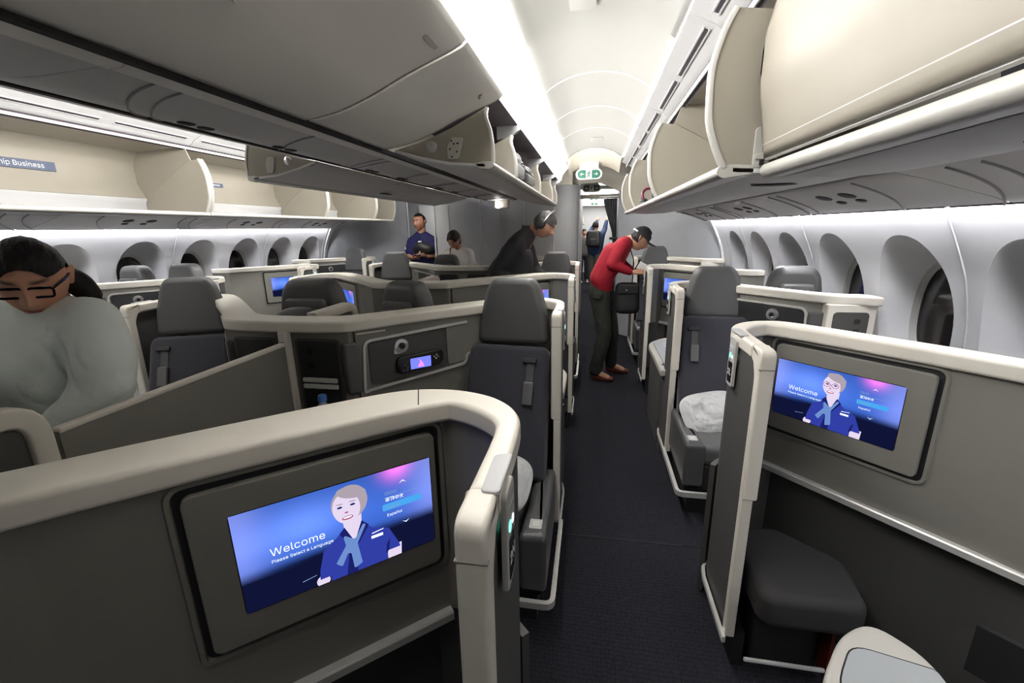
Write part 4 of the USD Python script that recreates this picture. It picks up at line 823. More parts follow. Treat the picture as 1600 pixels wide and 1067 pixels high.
part(ex, 'lamp_panel', [box(-.14, .36, 7.7, 8.9, 2.412, 2.418)], 'led_far', smooth=False); part(ex, 'lamp_panel', [box(-.55, .95, 9.6, 11.3, 2.39, 2.396)], 'led_far', smooth=False); part(ex, 'lamp_panel', box(-.55, .95, 11.9, 16.5, 2.39, 2.396), 'led_far', smooth=False)
part(ex, 'galley_ceiling', box(-4.3, -2.2, 6.7, 9.2, 2.42, 2.46), 'ceiling_white'); part(ex, 'lamp_panel', box(-3.3, -2.5, 7.9, 8.8, 2.40, 2.41), 'led_far', smooth=False)
w = struct('wall_far'); part(w, 'panel', box(-1.2, 1.6, YE - .1, YE, 0, 2.4), 'side_white')
w = struct('wall_far_right'); part(w, 'panel', box(1.60, 1.66, 9.3, YE, 0, 2.4), 'side_white')
w = struct('wall_far_left'); part(w, 'panel', box(-1.26, -1.2, 9.2, YE, 0, 2.4), 'side_white')
w = struct('wall_divider'); part(w, 'panel', box(.43, 1.6, 9.2, 9.26, 0, 2.0), 'bulkhead_blue'); part(w, 'door_panel', place(rext(rrect(0, 0, .5, 1.1, .08), 0, .015, .006, 2), (.50, 9.198, .75), (1, 0)), 'side_white')
def exit_sign(x, y, z, wd, label, lit=True):
    t = thing('exit_sign', label, 'sign', (x, y, z)); h = wd * .40; gm = 'exit_green' if lit else 'exit_green_dim'; wm = 'exit_white' if lit else 'rail_cream'
    P = lambda pts, a, b, r=.001: place(rext(pts, a, b, r, 2, False), (x, y, z), (1, 0))
    part(t, 'plate', P(rrect(-wd / 2, -h / 2, wd / 2, h / 2, h * .49, 8), -.02, 0, .004), wm); part(t, 'hanger', box(x - wd * .36, x + wd * .36, y + .002, y + .018, z + h * .3, z + h * 1.1), 'white_plastic')
    a, b = wd * .43, h * .36; part(t, 'green_field', P(rrect(-a, -b, a, b, b * .98, 8), 0, .002, .0005), gm)
    q = wd * .115; part(t, 'figure_panel', P([(-q, -b), (q, -b), (q, b), (-q, b)], .001, .003, .0004), wm)
    s = b
    def stroke(pts, r): return trimesh.creation.extrude_polygon(LineString([(u * s, v * s) for u, v in pts]).buffer(r * s, quad_segs=4), .0015)
    fig = [stroke([(.05, .42), (-.12, -.12)], .15), stroke([(-.12, -.12), (.18, -.38), (.10, -.80)], .09), stroke([(-.12, -.12), (-.30, -.55), (-.55, -.60)], .09), stroke([(.02, .35), (.35, .10), (.50, .25)], .07), stroke([(.02, .38), (-.38, .30), (-.48, .0)], .07), stroke([(.14, .66), (.15, .67)], .15)]
    part(t, 'running_figure', place(cat(fig), (x, y - .003, z), (1, 0)), gm, smooth=False)
    for g in (-1, 1):
        ar = [stroke([(g * 1.35, 0), (g * 2.2, 0)], .09), stroke([(g * 1.9, .32), (g * 2.25, 0), (g * 1.9, -.32)], .09)]
        part(t, 'arrow', place(cat(ar), (x, y - .002, z), (1, 0)), wm, smooth=False)
exit_sign(-.068, 6.2, 2.33, .345, 'green exit sign with running figure and arrows, the largest, hanging at the doorway')
exit_sign(-.035, 7.45, 2.255, .30, 'dim dark green exit sign with arrows, directly below the largest one', False)
exit_sign(.01, 10.8, 2.305, .22, 'small pale exit sign on the far cabin ceiling, under the dim one')
exit_sign(.03, 13.5, 2.305, .22, 'smallest exit sign, farthest along the aisle')
# gathered curtain at the doorway
P = []; us = np.linspace(0, 1, 90)
for s, (x0, x1) in zip(np.linspace(0, 1, 9), [(.16, .375), (.17, .375), (.19, .375), (.215, .375), (.24, .378), (.265, .38), (.29, .382), (.31, .384), (.32, .385)]):
    P.append([(x0 + (x1 - x0) * u, 7.44 + .022 * math.sin(u * 44 + s * 1.2) + .01 * math.sin(u * 17), 2.09 - .62 * s) for u in us])
Pq = [[(q[0] + (.03 if q[0] < .3 else 0) * 0, q[1], 1.47 - 1.40 * s) for q in P[-1]] for s in np.linspace(.05, 1, 6)]
cm = grid_mesh(np.array(P + Pq)); cm2 = cm.copy(); cm2.vertices[:, 1] += .004; cm2.invert()
t = thing('curtain', 'dark grey pleated curtain gathered at the right of the doorway', 'curtain', (.3, 7.44, 0)); part(t, 'pleated_cloth', cat([cm, cm2]), 'curtain_grey', smooth=60); part(t, 'tieback', rbox(.27, .39, 7.40, 7.48, 1.45, 1.49, .01), 'black_soft'); part(t, 'rail', bar((.10, 7.44, 2.11), (.39, 7.44, 2.11), .012), 'metal')
# far cabin bins and seats seen through the doorway
for k, (xa, xb, sg) in enumerate(((-1.2, -.28, 1), (1.6, .62, -1))):
    for j in range(4):
        y0 = 9.4 + 1.7 * j; t = thing('overhead_bin', 'cream overhead bin of the far cabin, %s side of its aisle, %s' % (('left', 'right')[k], ('nearest the doorway', 'second back', 'third back', 'farthest')[j]), 'overhead bin', ((xa + xb) / 2, y0 + .8, 1.9))
        pr = rpoly([(xa, 1.78), (xb - .03 * sg, 1.74), (xb, 1.80), (xb - .06 * sg, 2.02), (xb - .2 * sg, 2.22), (xa, 2.30)], .03, 3); part(t, 'body', yprism(pr, y0, y0 + 1.66), 'bin_cream', smooth=40)
        part(t, 'lip', yprism(rpoly([(xb - .09 * sg, 1.735), (xb + .012 * sg, 1.735), (xb + .012 * sg, 1.775), (xb - .09 * sg, 1.775)], .01, 2), y0, y0 + 1.66), 'bin_lip')
for j in range(5):
    for k, x in enumerate((-.62, .82)):
        y = 10.0 + 1.1 * j; t = thing('airline_seat', 'grey far-cabin seat back beside the far aisle, %s, row %s' % (('left', 'right')[k], ('one', 'two', 'three', 'four', 'five')[j]), 'seat', (x, y, 0))
        part(t, 'back', place(rext(rpoly([(-.30, 0), (-.27, .78), (.27, .78), (.30, 0)], .08), -.07, .07, .04, 3), (x, y, .42), (1, 0)), 'bulkhead_blue', smooth=60); part(t, 'head_cover', place(rext(rrect(-.24, .55, .24, .79, .06), -.076, .076, .04, 3), (x, y, .42), (1, 0)), 'side_white', smooth=60); part(t, 'base', rbox(x - .27, x + .27, y - .06, y + .40, 0, .46, .03), 'shell_dark', smooth=60)

# ------------------------------------------------------------------ smaller things
t = thing('water_bottle', 'water bottle with blue cap standing in the centre console nook', 'bottle', (-1.183, 1.66, .69))
bt = lathe([(0, 0), (.030, 0), (.032, .01), (.032, .16), (.026, .19), (.014, .205), (.014, .215), (0, .215)], 24); bt.apply_translation((-1.183, 1.66, .695)); part(t, 'body', bt, 'plastic_clear', smooth=50)
cp = lathe([(0, .212), (.0185, .212), (.0195, .22), (.0195, .236), (.016, .243), (0, .245)], 24); cp.apply_translation((-1.183, 1.66, .695)); part(t, 'cap', cp, 'bottle_cap', smooth=40)
part(S2, 'nook_shelf', rbox(-1.31, -1.09, 1.61, 1.706, .675, .694, .006), 'shell_dark')
for k, z in enumerate((.962, .992)):
    one('magazine', rbox(-1.292, -1.120, 1.690, 1.7035, z - .009 - .0, z + .012, .003), 'paper', ('lower of two pale literature cards in the storage nook', 'upper of two pale literature cards in the storage nook')[k], 'magazine')
def pillow(name, c, sx, sy, sz, rot, label, seed):
    m = trimesh.creation.icosphere(5, 1.0); v = m.vertices; v = np.sign(v) * np.abs(v) ** np.array([.62, .62, 1.0]); 
    e_ = np.clip(1 - np.maximum(np.abs(v[:, 0]), np.abs(v[:, 1])) ** 3, .06, 1); v[:, 2] *= e_ ** .5
    n = meshkit.fbm(v * np.array([2.2, 2.2, 1.0]) + seed, 4, seed) - .5; rid = np.abs(meshkit.fbm(v * np.array([5, 2.0, 2.0]) + seed * 3, 3, seed + 5) - .5)
    v = v * np.array([sx, sy, sz]); v[:, 2] += (n * .035 - rid * .05) * e_; m.vertices = v
    T = trimesh.transformations.euler_matrix(*rot); m.apply_transform(T); m.apply_translation(c)
    t = thing('pillow', label, 'pillow', c); part(t, 'cushion', m, 'pillow_white', smooth=True); return t
pillow('pillow', (.755, 2.64, .535), .19, .145, .065, (.75, -.12, .25), 'crumpled white pillow lying on the right-hand charcoal seat', 3)
pillow('pillow', (-.41, 1.66, .58), .18, .14, .06, (.6, .1, -.1), 'white pillow mostly hidden behind the nearest centre shell, on the charcoal seat', 7)
def side_table(m_, y0, y1, label, x0=.505, zt=.66):
    t = thing('side_table', label, 'side table', (m_(.65), (y0 + y1) / 2, 0)); X = lambda x: m_(x)
    out = rpoly([(X(x0), y0), (X(x0), y1 - .17), (X(x0 + .13), y1), (X(x0 + .225), y1 + .055), (X(x0 + .30), y1 - .03), (X(x0 + .30), y0)], [.01, .12, .06, .05, .05, .01], 6)
    part(t, 'top', rext(out, zt - .05, zt, .012, 4), 'table_cream', smooth=60)
    ins = rpoly([(X(x0 + .045), y0 + .01), (X(x0 + .045), y1 - .16), (X(x0 + .14), y1 - .03), (X(x0 + .293), y1 - .07), (X(x0 + .293), y0 + .01)], [.01, .08, .04, .01, .01], 5)
    pn = part(t, 'inlay', rext(ins, zt - .001, zt + .0025, .001, 1), 'table_grey'); part(pn, 'inlay_groove', rext(rpoly([(X(x0 + .042), y0 + .01), (X(x0 + .042), y1 - .158), (X(x0 + .139), y1 - .026), (X(x0 + .294), y1 - .066), (X(x0 + .294), y0 + .01)], [.01, .08, .04, .01, .01], 5), zt - .001, zt + .0008, .0004, 1), 'gap_black')
    lid = [(X(x0 + .13), y0 + .02), (X(x0 + .13), y1 - .19), (X(x0 + .16), y1 - .155), (X(x0 + .28), y1 - .175), (X(x0 + .28), y0 + .02)]
    part(t, 'cover_groove', sweep(fillet([(x, y, zt + .0025) for x, y in lid[:4]], .02), [(-.002, -.002), (-.002, .0012), (.002, .0012), (.002, -.002)]), 'service_grey')
    part(t, 'body', rext(rpoly([(X(x0 + .03), y0 + .02), (X(x0 + .03), y1 - .14), (X(x0 + .22), y1 - .01), (X(x0 + .28), y1 - .06), (X(x0 + .28), y0 + .02)], .02), 0, zt - .05, .004, 1), 'shell_dark')
    return t
side_table(R_, .10, .995, 'pale side table with grey inlaid top at the bottom right corner')
side_table(R_, 3.08, 4.02, 'pale side table end between the two right window shells, beyond the aisle')
side_table(lambda x: .40 - x, 2.55, 3.15, 'pale side table end between two centre shells on the left of the aisle', .545)
t = thing('ottoman', 'charcoal upholstered ottoman under the right welcome screen', 'ottoman', (.76, 1.55, 0))
part(t, 'cushion', rext(rpoly([(.60, 1.33), (.60, 1.70), (.78, 1.735), (.965, 1.56), (.93, 1.33)], .05), .30, .435, .035, 4), 'ottoman_cloth', smooth=60); part(t, 'base', rext(rpoly([(.64, 1.46), (.64, 1.68), (.78, 1.70), (.91, 1.56), (.88, 1.46)], .02), 0, .31, .004, 1), 'plinth_black'); part(t, 'wood_side', box(.872, .884, 1.40, 1.47, .05, .30), 'strip_brown'); part(t, 'floor_trim', rbox(.60, .92, 1.40, 1.412, .07, .085, .004), 'service_grey')
part(WA_, 'stowage_pocket', place(rext([(0, 0), (0, .16), (.30, .16), (.30, 0)], 0, .02, .004, 2), (1.10, 1.20, .40), (.68, -.73)), 'gap_black')
# luggage in the bins
def soft_bag(name, x0, x1, y0, y1, z0, z1, m, label, seed, cat_='bag'):
    b = rbox(x0, x1, y0, y1, z0, z1, min(x1 - x0, y1 - y0, z1 - z0) * .3, 14); b = tm2man(b).refine_to_length(.025); b = man2tm(b); n = meshkit.fbm(b.vertices * 9 + seed, 3, seed) - .5
    b.vertices += b.vertex_normals * n[:, None] * .035
    t = thing(name, label, cat_, ((x0 + x1) / 2, (y0 + y1) / 2, z0)); part(t, 'body', b, m, smooth=60); xm = (x0 + x1) / 2; ym = (y0 + y1) / 2
    part(t, 'pocket', tilt(rbox(x1 - .02, x1 + .022, y0 + .05, y1 - .05, z0 + .02, z0 + (z1 - z0) * .5, .012), 0, (0, 0, 1), (0, 0, 0)), 'leather_side'); part(t, 'handle', sweep(fillet([(xm, ym - .07, z1 - .01), (xm, ym - .06, z1 + .03), (xm, ym + .06, z1 + .03), (xm, ym + .07, z1 - .01)], .02), [(-.010, -.004), (-.010, .004), (.010, .004), (.010, -.004)], (1, 0, 0)), 'belt_grey'); part(t, 'zip', rbox(x1 - .006, x1 + .006, y0 + .03, y1 - .03, z0 + (z1 - z0) * .68, z0 + (z1 - z0) * .70, .003), 'metal')
    return t
soft_bag('travel_bag', -.86, -.535, 3.02, 3.50, 1.985, 2.19, 'belt_grey', 'grey-black travel bag sticking out of the open centre bin, nearer one', 2)
soft_bag('travel_bag', -.86, -.53, 3.56, 4.08, 1.985, 2.15, 'black_soft', 'black travel bag behind the grey-black one in the open centre bin', 5)
soft_bag('travel_bag', .50, .70, 3.75, 4.22, 1.81, 2.06, 'black_soft', 'black bag with dangling strap in the second open right bin', 9)
t = thing('headset', 'purple-banded headset lying at the edge of the right overhead bin', 'headset', (.42, 3.9, 1.82))
rg = trimesh.creation.torus(.062, .010, 32, 10); rg.apply_transform(trimesh.transformations.rotation_matrix(1.2, (1, .3, 0))); rg.apply_translation((.43, 3.66, 1.875)); mat('plum', (.16, .02, .06), .4); part(t, 'band', rg, 'plum', smooth=60)
for q in (-.05, .05): c_ = lathe([(0, .02), (.022, .018), (.03, .008), (.03, 0), (0, 0)]); c_.apply_translation((.43 + q, 3.62, 1.835)); part(t, 'ear_cushion', c_, 'black_soft', smooth=50)
one('bag_strap', sweep(fillet([(.45, 3.60, 1.83), (.46, 3.58, 1.95), (.47, 3.56, 2.06)], .03), [(-.016, -.003), (-.016, .003), (.016, .003), (.016, -.003)], (1, 0, 0)), 'black_soft', 'black strap dangling beside the purple-banded headset', 'strap')
# ------------------------------------------------------------------ people
mat('shirt_mint', (.84, .91, .87), .85, bump=(30, .25, .01), var=.05, sheen=.2); mat('shirt_red', (.33, .004, .018), .8, bump=(25, .25, .008), var=.08); mat('jacket_black', (.022, .023, .028), .6, bump=(18, .5, .012)); mat('trousers_olive', (.026, .029, .022), .85, bump=(16, .6, .015)); mat('polo_navy', (.012, .013, .085), .8, bump=(25, .2, .008)); mat('tee_white', (.80, .79, .77), .85, bump=(18, .3, .01)); mat('shoe_brown', (.13, .035, .02), .35); mat('hair_black', (.012, .009, .009), .5, spec=.25, bump=(120, .6, .004)); mat('hair_grey', (.05, .048, .047), .5, bump=(160, .6, .003), var=.5, vscale=14); mat('hair_brown', (.030, .016, .012), .45, bump=(120, .5, .004)); mat('jeans_dark', (.03, .032, .045), .85); mat('coat_blue', (.015, .035, .10), .7); mat('trousers_grey', (.10, .095, .085), .85); mat('cap_black', (.012, .011, .012), .6); mat('strap_tan', (.22, .08, .03), .5); mat('glass_lens', (.06, .05, .05), .05); mat('gold', (.75, .5, .2), .25, metal=.9)
def hs(sph, n=16):
    return m3.Manifold.batch_hull([m3.Manifold.sphere(r, n).translate(tuple(map(float, p))) for p, r in sph])
def chain(sph, n=16):
    return [hs(sph[i:i + 2], n) for i in range(len(sph) - 1)]
def organic(parts, edge=.016, it=14, noise=0, seed=0):
    m = m3.Manifold.batch_boolean(parts, m3.OpType.Add).refine_to_length(edge); t = man2tm(m); t = trimesh.Trimesh(t.vertices, t.faces, process=True)
    v0 = t.vertices.copy(); trimesh.smoothing.filter_taubin(t, .5, -.52, it); v1 = t.vertices; far = (np.linalg.norm(v1 - v0, axis=1) > .035) | ~np.isfinite(v1).all(1); t.vertices = np.where(far[:, None], v0, v1)
    if noise:
        n = meshkit.fbm(t.vertices * np.array([9, 9, 6.0]) + seed, 3, seed) - .5; t.vertices = t.vertices + t.vertex_normals * n[:, None] * noise
    return t
def frame(fwd, up=(0, 0, 1)):
    y = np.array(fwd, float); y /= np.linalg.norm(y); z = np.array(up, float); z = z - y * (z @ y); z /= np.linalg.norm(z); x = np.cross(y, z); return np.stack([x, y, z], 1)
def head_local(sub=4, wide=1.0):
    m = trimesh.creation.icosphere(sub, 1.0); p = m.vertices.copy(); v = p * np.array([.076 * wide, .096, .116])
    low = np.clip(-p[:, 2], 0, 1); v[:, 0] *= 1 - .30 * low ** 1.5; bk = (p[:, 1] < 0) * np.clip(-p[:, 2] - .1, 0, 1); v[:, 1] *= 1 - .55 * bk
    x, z = v[:, 0], v[:, 2]; f = np.clip(p[:, 1] * 3, 0, 1); g = lambda cx, cz, sx, sz: np.exp(-((np.abs(x) - cx) / sx) ** 2 - ((z - cz) / sz) ** 2) * f
    dy = .024 * g(0, -.022, .014, .018) + .010 * g(0, .005, .010, .024) - .011 * g(.031, .014, .017, .012) + .005 * g(.028, .036, .026, .009) + .009 * g(0, -.058, .024, .013) - .003 * g(0, -.058, .028, .003) - .004 * g(0, -.074, .022, .006) + .010 * g(0, -.100, .026, .018) + .004 * g(.045, -.020, .02, .022)
    v[:, 1] += dy; v[:, 0] += np.sign(x) * .004 * np.exp(-((np.abs(x) - .013) / .006) ** 2 - ((z + .028) / .010) ** 2) * f
    m.vertices = v; return m
def xform(m, Rm, c, s=1.0):
    T = np.eye(4); T[:3, :3] = Rm * s; T[:3, 3] = c; m = m.copy(); m.apply_transform(T); return m
def ears(wide=1.0):
    return [hs([((sg * .073 * wide, -.004, .012), .010), ((sg * .082 * wide, -.018, .022), .010), ((sg * .076 * wide, -.008, -.018), .008)], 10) for sg in (-1, 1)]
def skin_cols(v, Rm, c, s, tone, lip, brow=None):
    q = (v - c) @ Rm / s; col = np.tile(np.array(tone), (len(v), 1)); fr = q[:, 1] > .055
    lm = fr * np.exp(-(q[:, 0] / .024) ** 4 - ((q[:, 2] + .058) / .0075) ** 4); col = col * (1 - lm[:, None] * .95) + np.array(lip) * lm[:, None] * .95
    if brow is not None:
        bm = fr * np.exp(-((np.abs(q[:, 0]) - .031) / .019) ** 4 - ((q[:, 2] - .036 + .0 * q[:, 0]) / .0055) ** 4); col = col * (1 - bm[:, None] * .85) + np.array(brow) * bm[:, None] * .85
    ck = fr * np.exp(-((np.abs(q[:, 0]) - .042) / .02) ** 2 - ((q[:, 2] + .028) / .018) ** 2); col = col * (1 + ck[:, None] * np.array([.10, -.05, -.06])); return np.clip(col, 0, 1)
def hair_cap(sub=4, front=.055, low=-.035, side=.02, grow=1.0, wide=1.0):
    m = trimesh.creation.icosphere(sub, 1.0); p = m.vertices; v = p * np.array([.084 * grow * wide, .106 * grow, .124 * grow]); bk = (p[:, 1] < 0) * np.clip(-p[:, 2] - .1, 0, 1); v[:, 1] *= 1 - .42 * bk
    n = meshkit.fbm(v * np.array([70, 25, 25.0]), 3, 4) - .5; v = v + p * n[:, None] * .010; m.vertices = v; M_ = tm2man(m)
    cut = hs([((0, .13, front - .10), .082), ((0, .16, front - .19), .088)], 24).scale((1.0, 1.0, 1.0)); M_ = M_ - cut - m3.Manifold.cube((.4, .4, .3), True).translate((0, 0, low - .15)) 
    M_ = M_ - m3.Manifold.cube((.4, .2, .2), True).translate((0, .1 + side, low + .0 - .0)); return M_
def hand(wr, dirn, palm_n, curl=.6, s=1.0, thumb=1):
    """palm, four bent fingers and a thumb; wr wrist point, dirn towards the knuckles, palm_n out of the palm"""
    d_ = np.array(dirn, float); d_ /= np.linalg.norm(d_); n = np.array(palm_n, float); n -= d_ * (n @ d_); n /= np.linalg.norm(n); sd = np.cross(d_, n) * thumb; w0 = np.array(wr, float); ps = []
    K = [w0 + d_ * .085 * s + sd * q * s for q in (-.030, -.010, .011, .031)]
    ps.append(hs([(w0, .021 * s), (K[0] - n * .0, .012 * s), (K[3], .013 * s), (w0 + d_ * .05 * s + sd * .028 * s, .016 * s), (w0 + d_ * .05 * s - sd * .026 * s, .014 * s)], 12))
    for k, (kk, L) in enumerate(zip(K, (.062, .075, .082, .074))):
        a, b = curl * .8, curl * 1.9; p1 = kk + (d_ * math.cos(a) + n * math.sin(a)) * L * .45 * s; p2 = p1 + (d_ * math.cos(b) + n * math.sin(b)) * L * .33 * s; p3 = p2 + (d_ * math.cos(b + .5) + n * math.sin(b + .5)) * L * .26 * s
        ps += chain([(kk, .0098 * s), (p1, .0088 * s), (p2, .0082 * s), (p3, .0070 * s)], 10)
    t0 = w0 + d_ * .022 * s + sd * .024 * s; t1 = t0 + (sd * .8 + d_ * .75 + n * .3) * .034 * s; t2 = t1 + (d_ * .9 + sd * .25 + n * .5) * .030 * s; t3 = t2 + (d_ * .9 + n * .45) * .022 * s
    ps += chain([(t0, .0135 * s), (t1, .0112 * s), (t2, .0098 * s), (t3, .0082 * s)], 10); return ps
def make_body(t, bones, hd, tone, lip, brow, hands=(), edge=.02):
    Rm, c, s, sub, wide = hd; bm = organic(bones, edge, 8); M_ = tm2man(bm) + tm2man(xform(head_local(sub, wide), Rm, c, s))
    for e_ in ears(wide): M_ = M_ + tm2man(xform(man2tm(e_), Rm, c, s))
    for h in hands: M_ = M_ + tm2man(organic(h, .005, 5))
    tmh = man2tm(M_); return part(t, 'body', tmh, 'skin_tint', col=skin_cols(np.array(tmh.vertices), Rm, c, s, tone, lip, brow))
def eyes(t, hd, open_=True):
    Rm, c, s, sub, wide = hd
    for sg in (-1, 1):
        e_ = trimesh.creation.icosphere(3, 1.0); r = np.hypot(e_.vertices[:, 0], e_.vertices[:, 2] + .1); fr = e_.vertices[:, 1] > 0
        col = np.where((fr & (r < .32))[:, None], (.01, .008, .008), np.where((fr & (r < .52))[:, None], (.06, .03, .02), (.62, .60, .58))); e_.apply_scale((.0135, .010, .0075 if open_ else .0035)); e_.apply_translation((sg * .031, .0785, .0145)); part(t, 'eye', xform(e_, Rm, c, s), 'skin_tint', col=col)
V3 = lambda *a: np.array(a, float)

# --- woman in pale green, left foreground, standing bowed over her seat
t = thing('person', 'woman in pale green sweatshirt with black glasses and tied dark hair, bowing', 'person', (-1.95, 1.25, 0))
hc = V3(-1.785, 1.12, 1.520); HR = frame((.62, -.62, -.42), (.30, -.25, 1)); hd = (HR, hc, 1.10, 5, 1.03); L = lambda *q: hc + HR @ (np.array(q) * 1.10)
neck = V3(-1.862, 1.20, 1.405)
bones = chain([(L(0, -.035, -.03), .062), (neck, .062), (V3(-1.90, 1.23, 1.30), .075)]) + chain([(V3(-1.90, 1.2, 1.25), .12), (V3(-1.95, 1.27, .95), .12)])
for sg in (-1, 1): bones += chain([(V3(-1.95 + sg * .09, 1.27, .92), .085), (V3(-1.96 + sg * .10, 1.28, .48), .06), (V3(-1.96 + sg * .10, 1.30, .09), .045), (V3(-1.95 + sg * .10, 1.20, .04), .035)])
shL, shR = V3(-1.670, 1.17, 1.365), V3(-2.12, 1.10, 1.35); elL, wrL = V3(-1.585, 1.10, 1.155), V3(-1.70, .92, 1.00); elR, wrR = V3(-2.22, 1.0, 1.10), V3(-2.02, .86, 1.00)
for a, b, c_ in ((shL, elL, wrL), (shR, elR, wrR)): bones += chain([(a, .05), (b, .042), (c_, .028)])
make_body(t, bones, hd, (.58, .30, .19), (.32, .07, .065), (.02, .012, .01), [hand(wrL, V3(-.5, -.7, -.5), V3(0, .5, -.8), .5), hand(wrR, V3(.5, -.6, -.5), V3(0, .5, -.8), .5, thumb=-1)])
sw = [hs([(neck + V3(0, .01, -.03), .082), (V3(-1.78, 1.20, 1.375), .075), (V3(-1.98, 1.17, 1.37), .075)]), hs([(shL, .088), (shR, .088), (V3(-1.80, 1.10, 1.20), .125), (V3(-1.99, 1.08, 1.20), .125), (V3(-1.88, 1.2, 1.33), .08)]), hs([(V3(-1.80, 1.10, 1.20), .135), (V3(-1.99, 1.08, 1.20), .135), (V3(-1.83, 1.22, .95), .135), (V3(-2.05, 1.22, .95), .135)])]
sw += chain([(shL, .092), (shL * .45 + elL * .55 + V3(.025, 0, .01), .092), (elL, .084), (elL * .5 + wrL * .5, .062), (wrL * .9 + elL * .1, .045)]) + chain([(shR, .090), (elR, .08), (wrR * .9 + elR * .1, .045)])
sh = organic(sw, .010, 14, .014, 3); 
q = sh.vertices; arm = np.exp(-((q[:, 0] + 1.66) / .10) ** 2 - ((q[:, 2] - 1.22) / .13) ** 2)
fold = np.abs(np.sin((q[:, 0] * 34 + q[:, 2] * 22) + 5 * meshkit.noise(q * 7, 4))) ** .6; sh.vertices = q - sh.vertex_normals * (arm * (1 - fold) * .010)[:, None]
part(t, 'sweatshirt', sh, 'shirt_mint', smooth=True)
cr = lathe([(.070, -.008), (.084, -.006), (.088, .004), (.082, .012), (.070, .010)], 28); part(t, 'neckline', xform(cr, frame((.3, -.7, -.25), (.05, -.25, 1)), neck + V3(.0, -.012, -.005)), 'shirt_mint', smooth=60)
part(t, 'trousers', organic([hs([(V3(-1.87, 1.25, .93), .13), (V3(-2.03, 1.25, .93), .13)])] + [h for sg in (-1, 1) for h in chain([(V3(-1.95 + sg * .085, 1.27, .90), .115), (V3(-1.96 + sg * .10, 1.28, .48), .08), (V3(-1.96 + sg * .10, 1.30, .10), .062)])], .03, 8), 'jeans_dark', smooth=True)
hm = hair_cap(5, .108, -.055, -.012, 1.0, 1.03); hm = man2tm(hm); part(t, 'hair', xform(hm, HR, hc, 1.10), 'hair_black', smooth=60)
bun = organic(chain([(V3(-.03, -.085, -.03), .040), (V3(-.080, -.075, -.065), .040), (V3(-.105, -.055, -.10), .032), (V3(-.100, -.04, -.135), .016)]), .010, 6, .012, 6); part(t, 'ponytail', xform(bun, HR, hc, 1.10), 'hair_black', smooth=60)
eyes(t, hd, False)
for sg in (-1, 1):
    lens = rpoly([(sg * .031 + x, z) for x, z in ((-.025, -.014), (-.027, .012), (.027, .014), (.024, -.014))], .010, 4); rim = fillet([(sg * .031 + x, .0955 - .10 * abs(sg * .031 + x) ** 1.0 * abs(x + sg * .031), z + .008) for x, z in ((0, .015), (.027, .014), (.024, -.015), (-.024, -.015), (-.027, .014), (0, .015))], .009)
    g = part(t, 'glasses_frame', xform(sweep(rim, [(-.0028, -.002), (-.0028, .002), (.0028, .002), (.0028, -.002)], (0, 1, 0)), HR, hc, 1.10), 'black_gloss')
    part(t, 'glasses_temple', xform(sweep(np.array([(sg * .058, .086, .018), (sg * .076, .04, .018), (sg * .085, -.02, .012)]), [(-.002, -.003), (-.002, .003), (.002, .003), (.002, -.003)]), HR, hc, 1.10), 'black_gloss')
part(t, 'glasses_bridge', xform(bar((-.006, .098, .014), (.006, .098, .014), .0022), HR, hc, 1.10), 'black_gloss')
e_ = trimesh.creation.icosphere(2, .006); part(t, 'earring', xform(e_.apply_translation((.088, -.004, -.024)), HR, hc, 1.10), 'gold', smooth=True)
part(t, 'necklace', xform(sweep(fillet([(-.065, .0, 0), (-.03, .06, -.02), (.03, .06, -.02), (.065, .0, 0)], .04), [(-.002, -.002), (-.002, .002), (.002, .002), (.002, -.002)]), frame((.3, -.7, -.25), (.05, -.25, 1)), neck + V3(0, 0, .03)), 'gold')

# --- man in red bending over the right seat shell
t = thing('person', 'man in red sweater and black cap bending over a seat shell', 'person', (.10, 4.75, 0))
hc = V3(.478, 4.72, 1.525); HR = frame((.82, -.02, -.66), (.62, 0, .9)); hd = (HR, hc, .98, 5, 1.0)
hip = V3(.11, 4.75, 1.0); chest = V3(.27, 4.75, 1.43); neck = V3(.375, 4.74, 1.515)
def legs(j, r): return chain([(j[0], r[0]), (j[1], r[1]), (j[2], r[2])])
lgA = [V3(.09, 4.68, .98), V3(.150, 4.64, .54), V3(.075, 4.68, .09)]; lgB = [V3(.15, 4.84, .98), V3(.235, 4.86, .54), V3(.255, 4.98, .09)]
shA, elA, wrA = V3(.300, 4.58, 1.47), V3(.205, 4.54, 1.285), V3(.40, 4.56, 1.205); shB, elB, wrB = V3(.32, 4.92, 1.47), V3(.30, 4.98, 1.26), V3(.43, 4.86, 1.20)
bones = chain([(hc + HR @ V3(0, -.035, -.04), .055), (neck, .056), (chest - V3(.02, 0, .05), .06), (hip, .09)]) + legs(lgA, (.085, .055, .04)) + legs(lgB, (.085, .055, .04)) + legs([shA, elA, wrA], (.05, .04, .026)) + legs([shB, elB, wrB], (.05, .04, .026)) + chain([(lgA[2], .04), (lgA[2] + V3(.15, -.03, -.05), .03)]) + chain([(lgB[2], .04), (lgB[2] + V3(.15, -.03, -.05), .03)])
make_body(t, bones, hd, (.50, .27, .17), (.34, .09, .08), (.015, .01, .01), [hand(wrA + V3(.01, 0, 0), V3(1, .12, .05), V3(0, .5, -1), .7), hand(wrB + V3(.01, 0, 0), V3(1, -.3, .05), V3(0, -.5, -1), .7, thumb=-1)], .016)
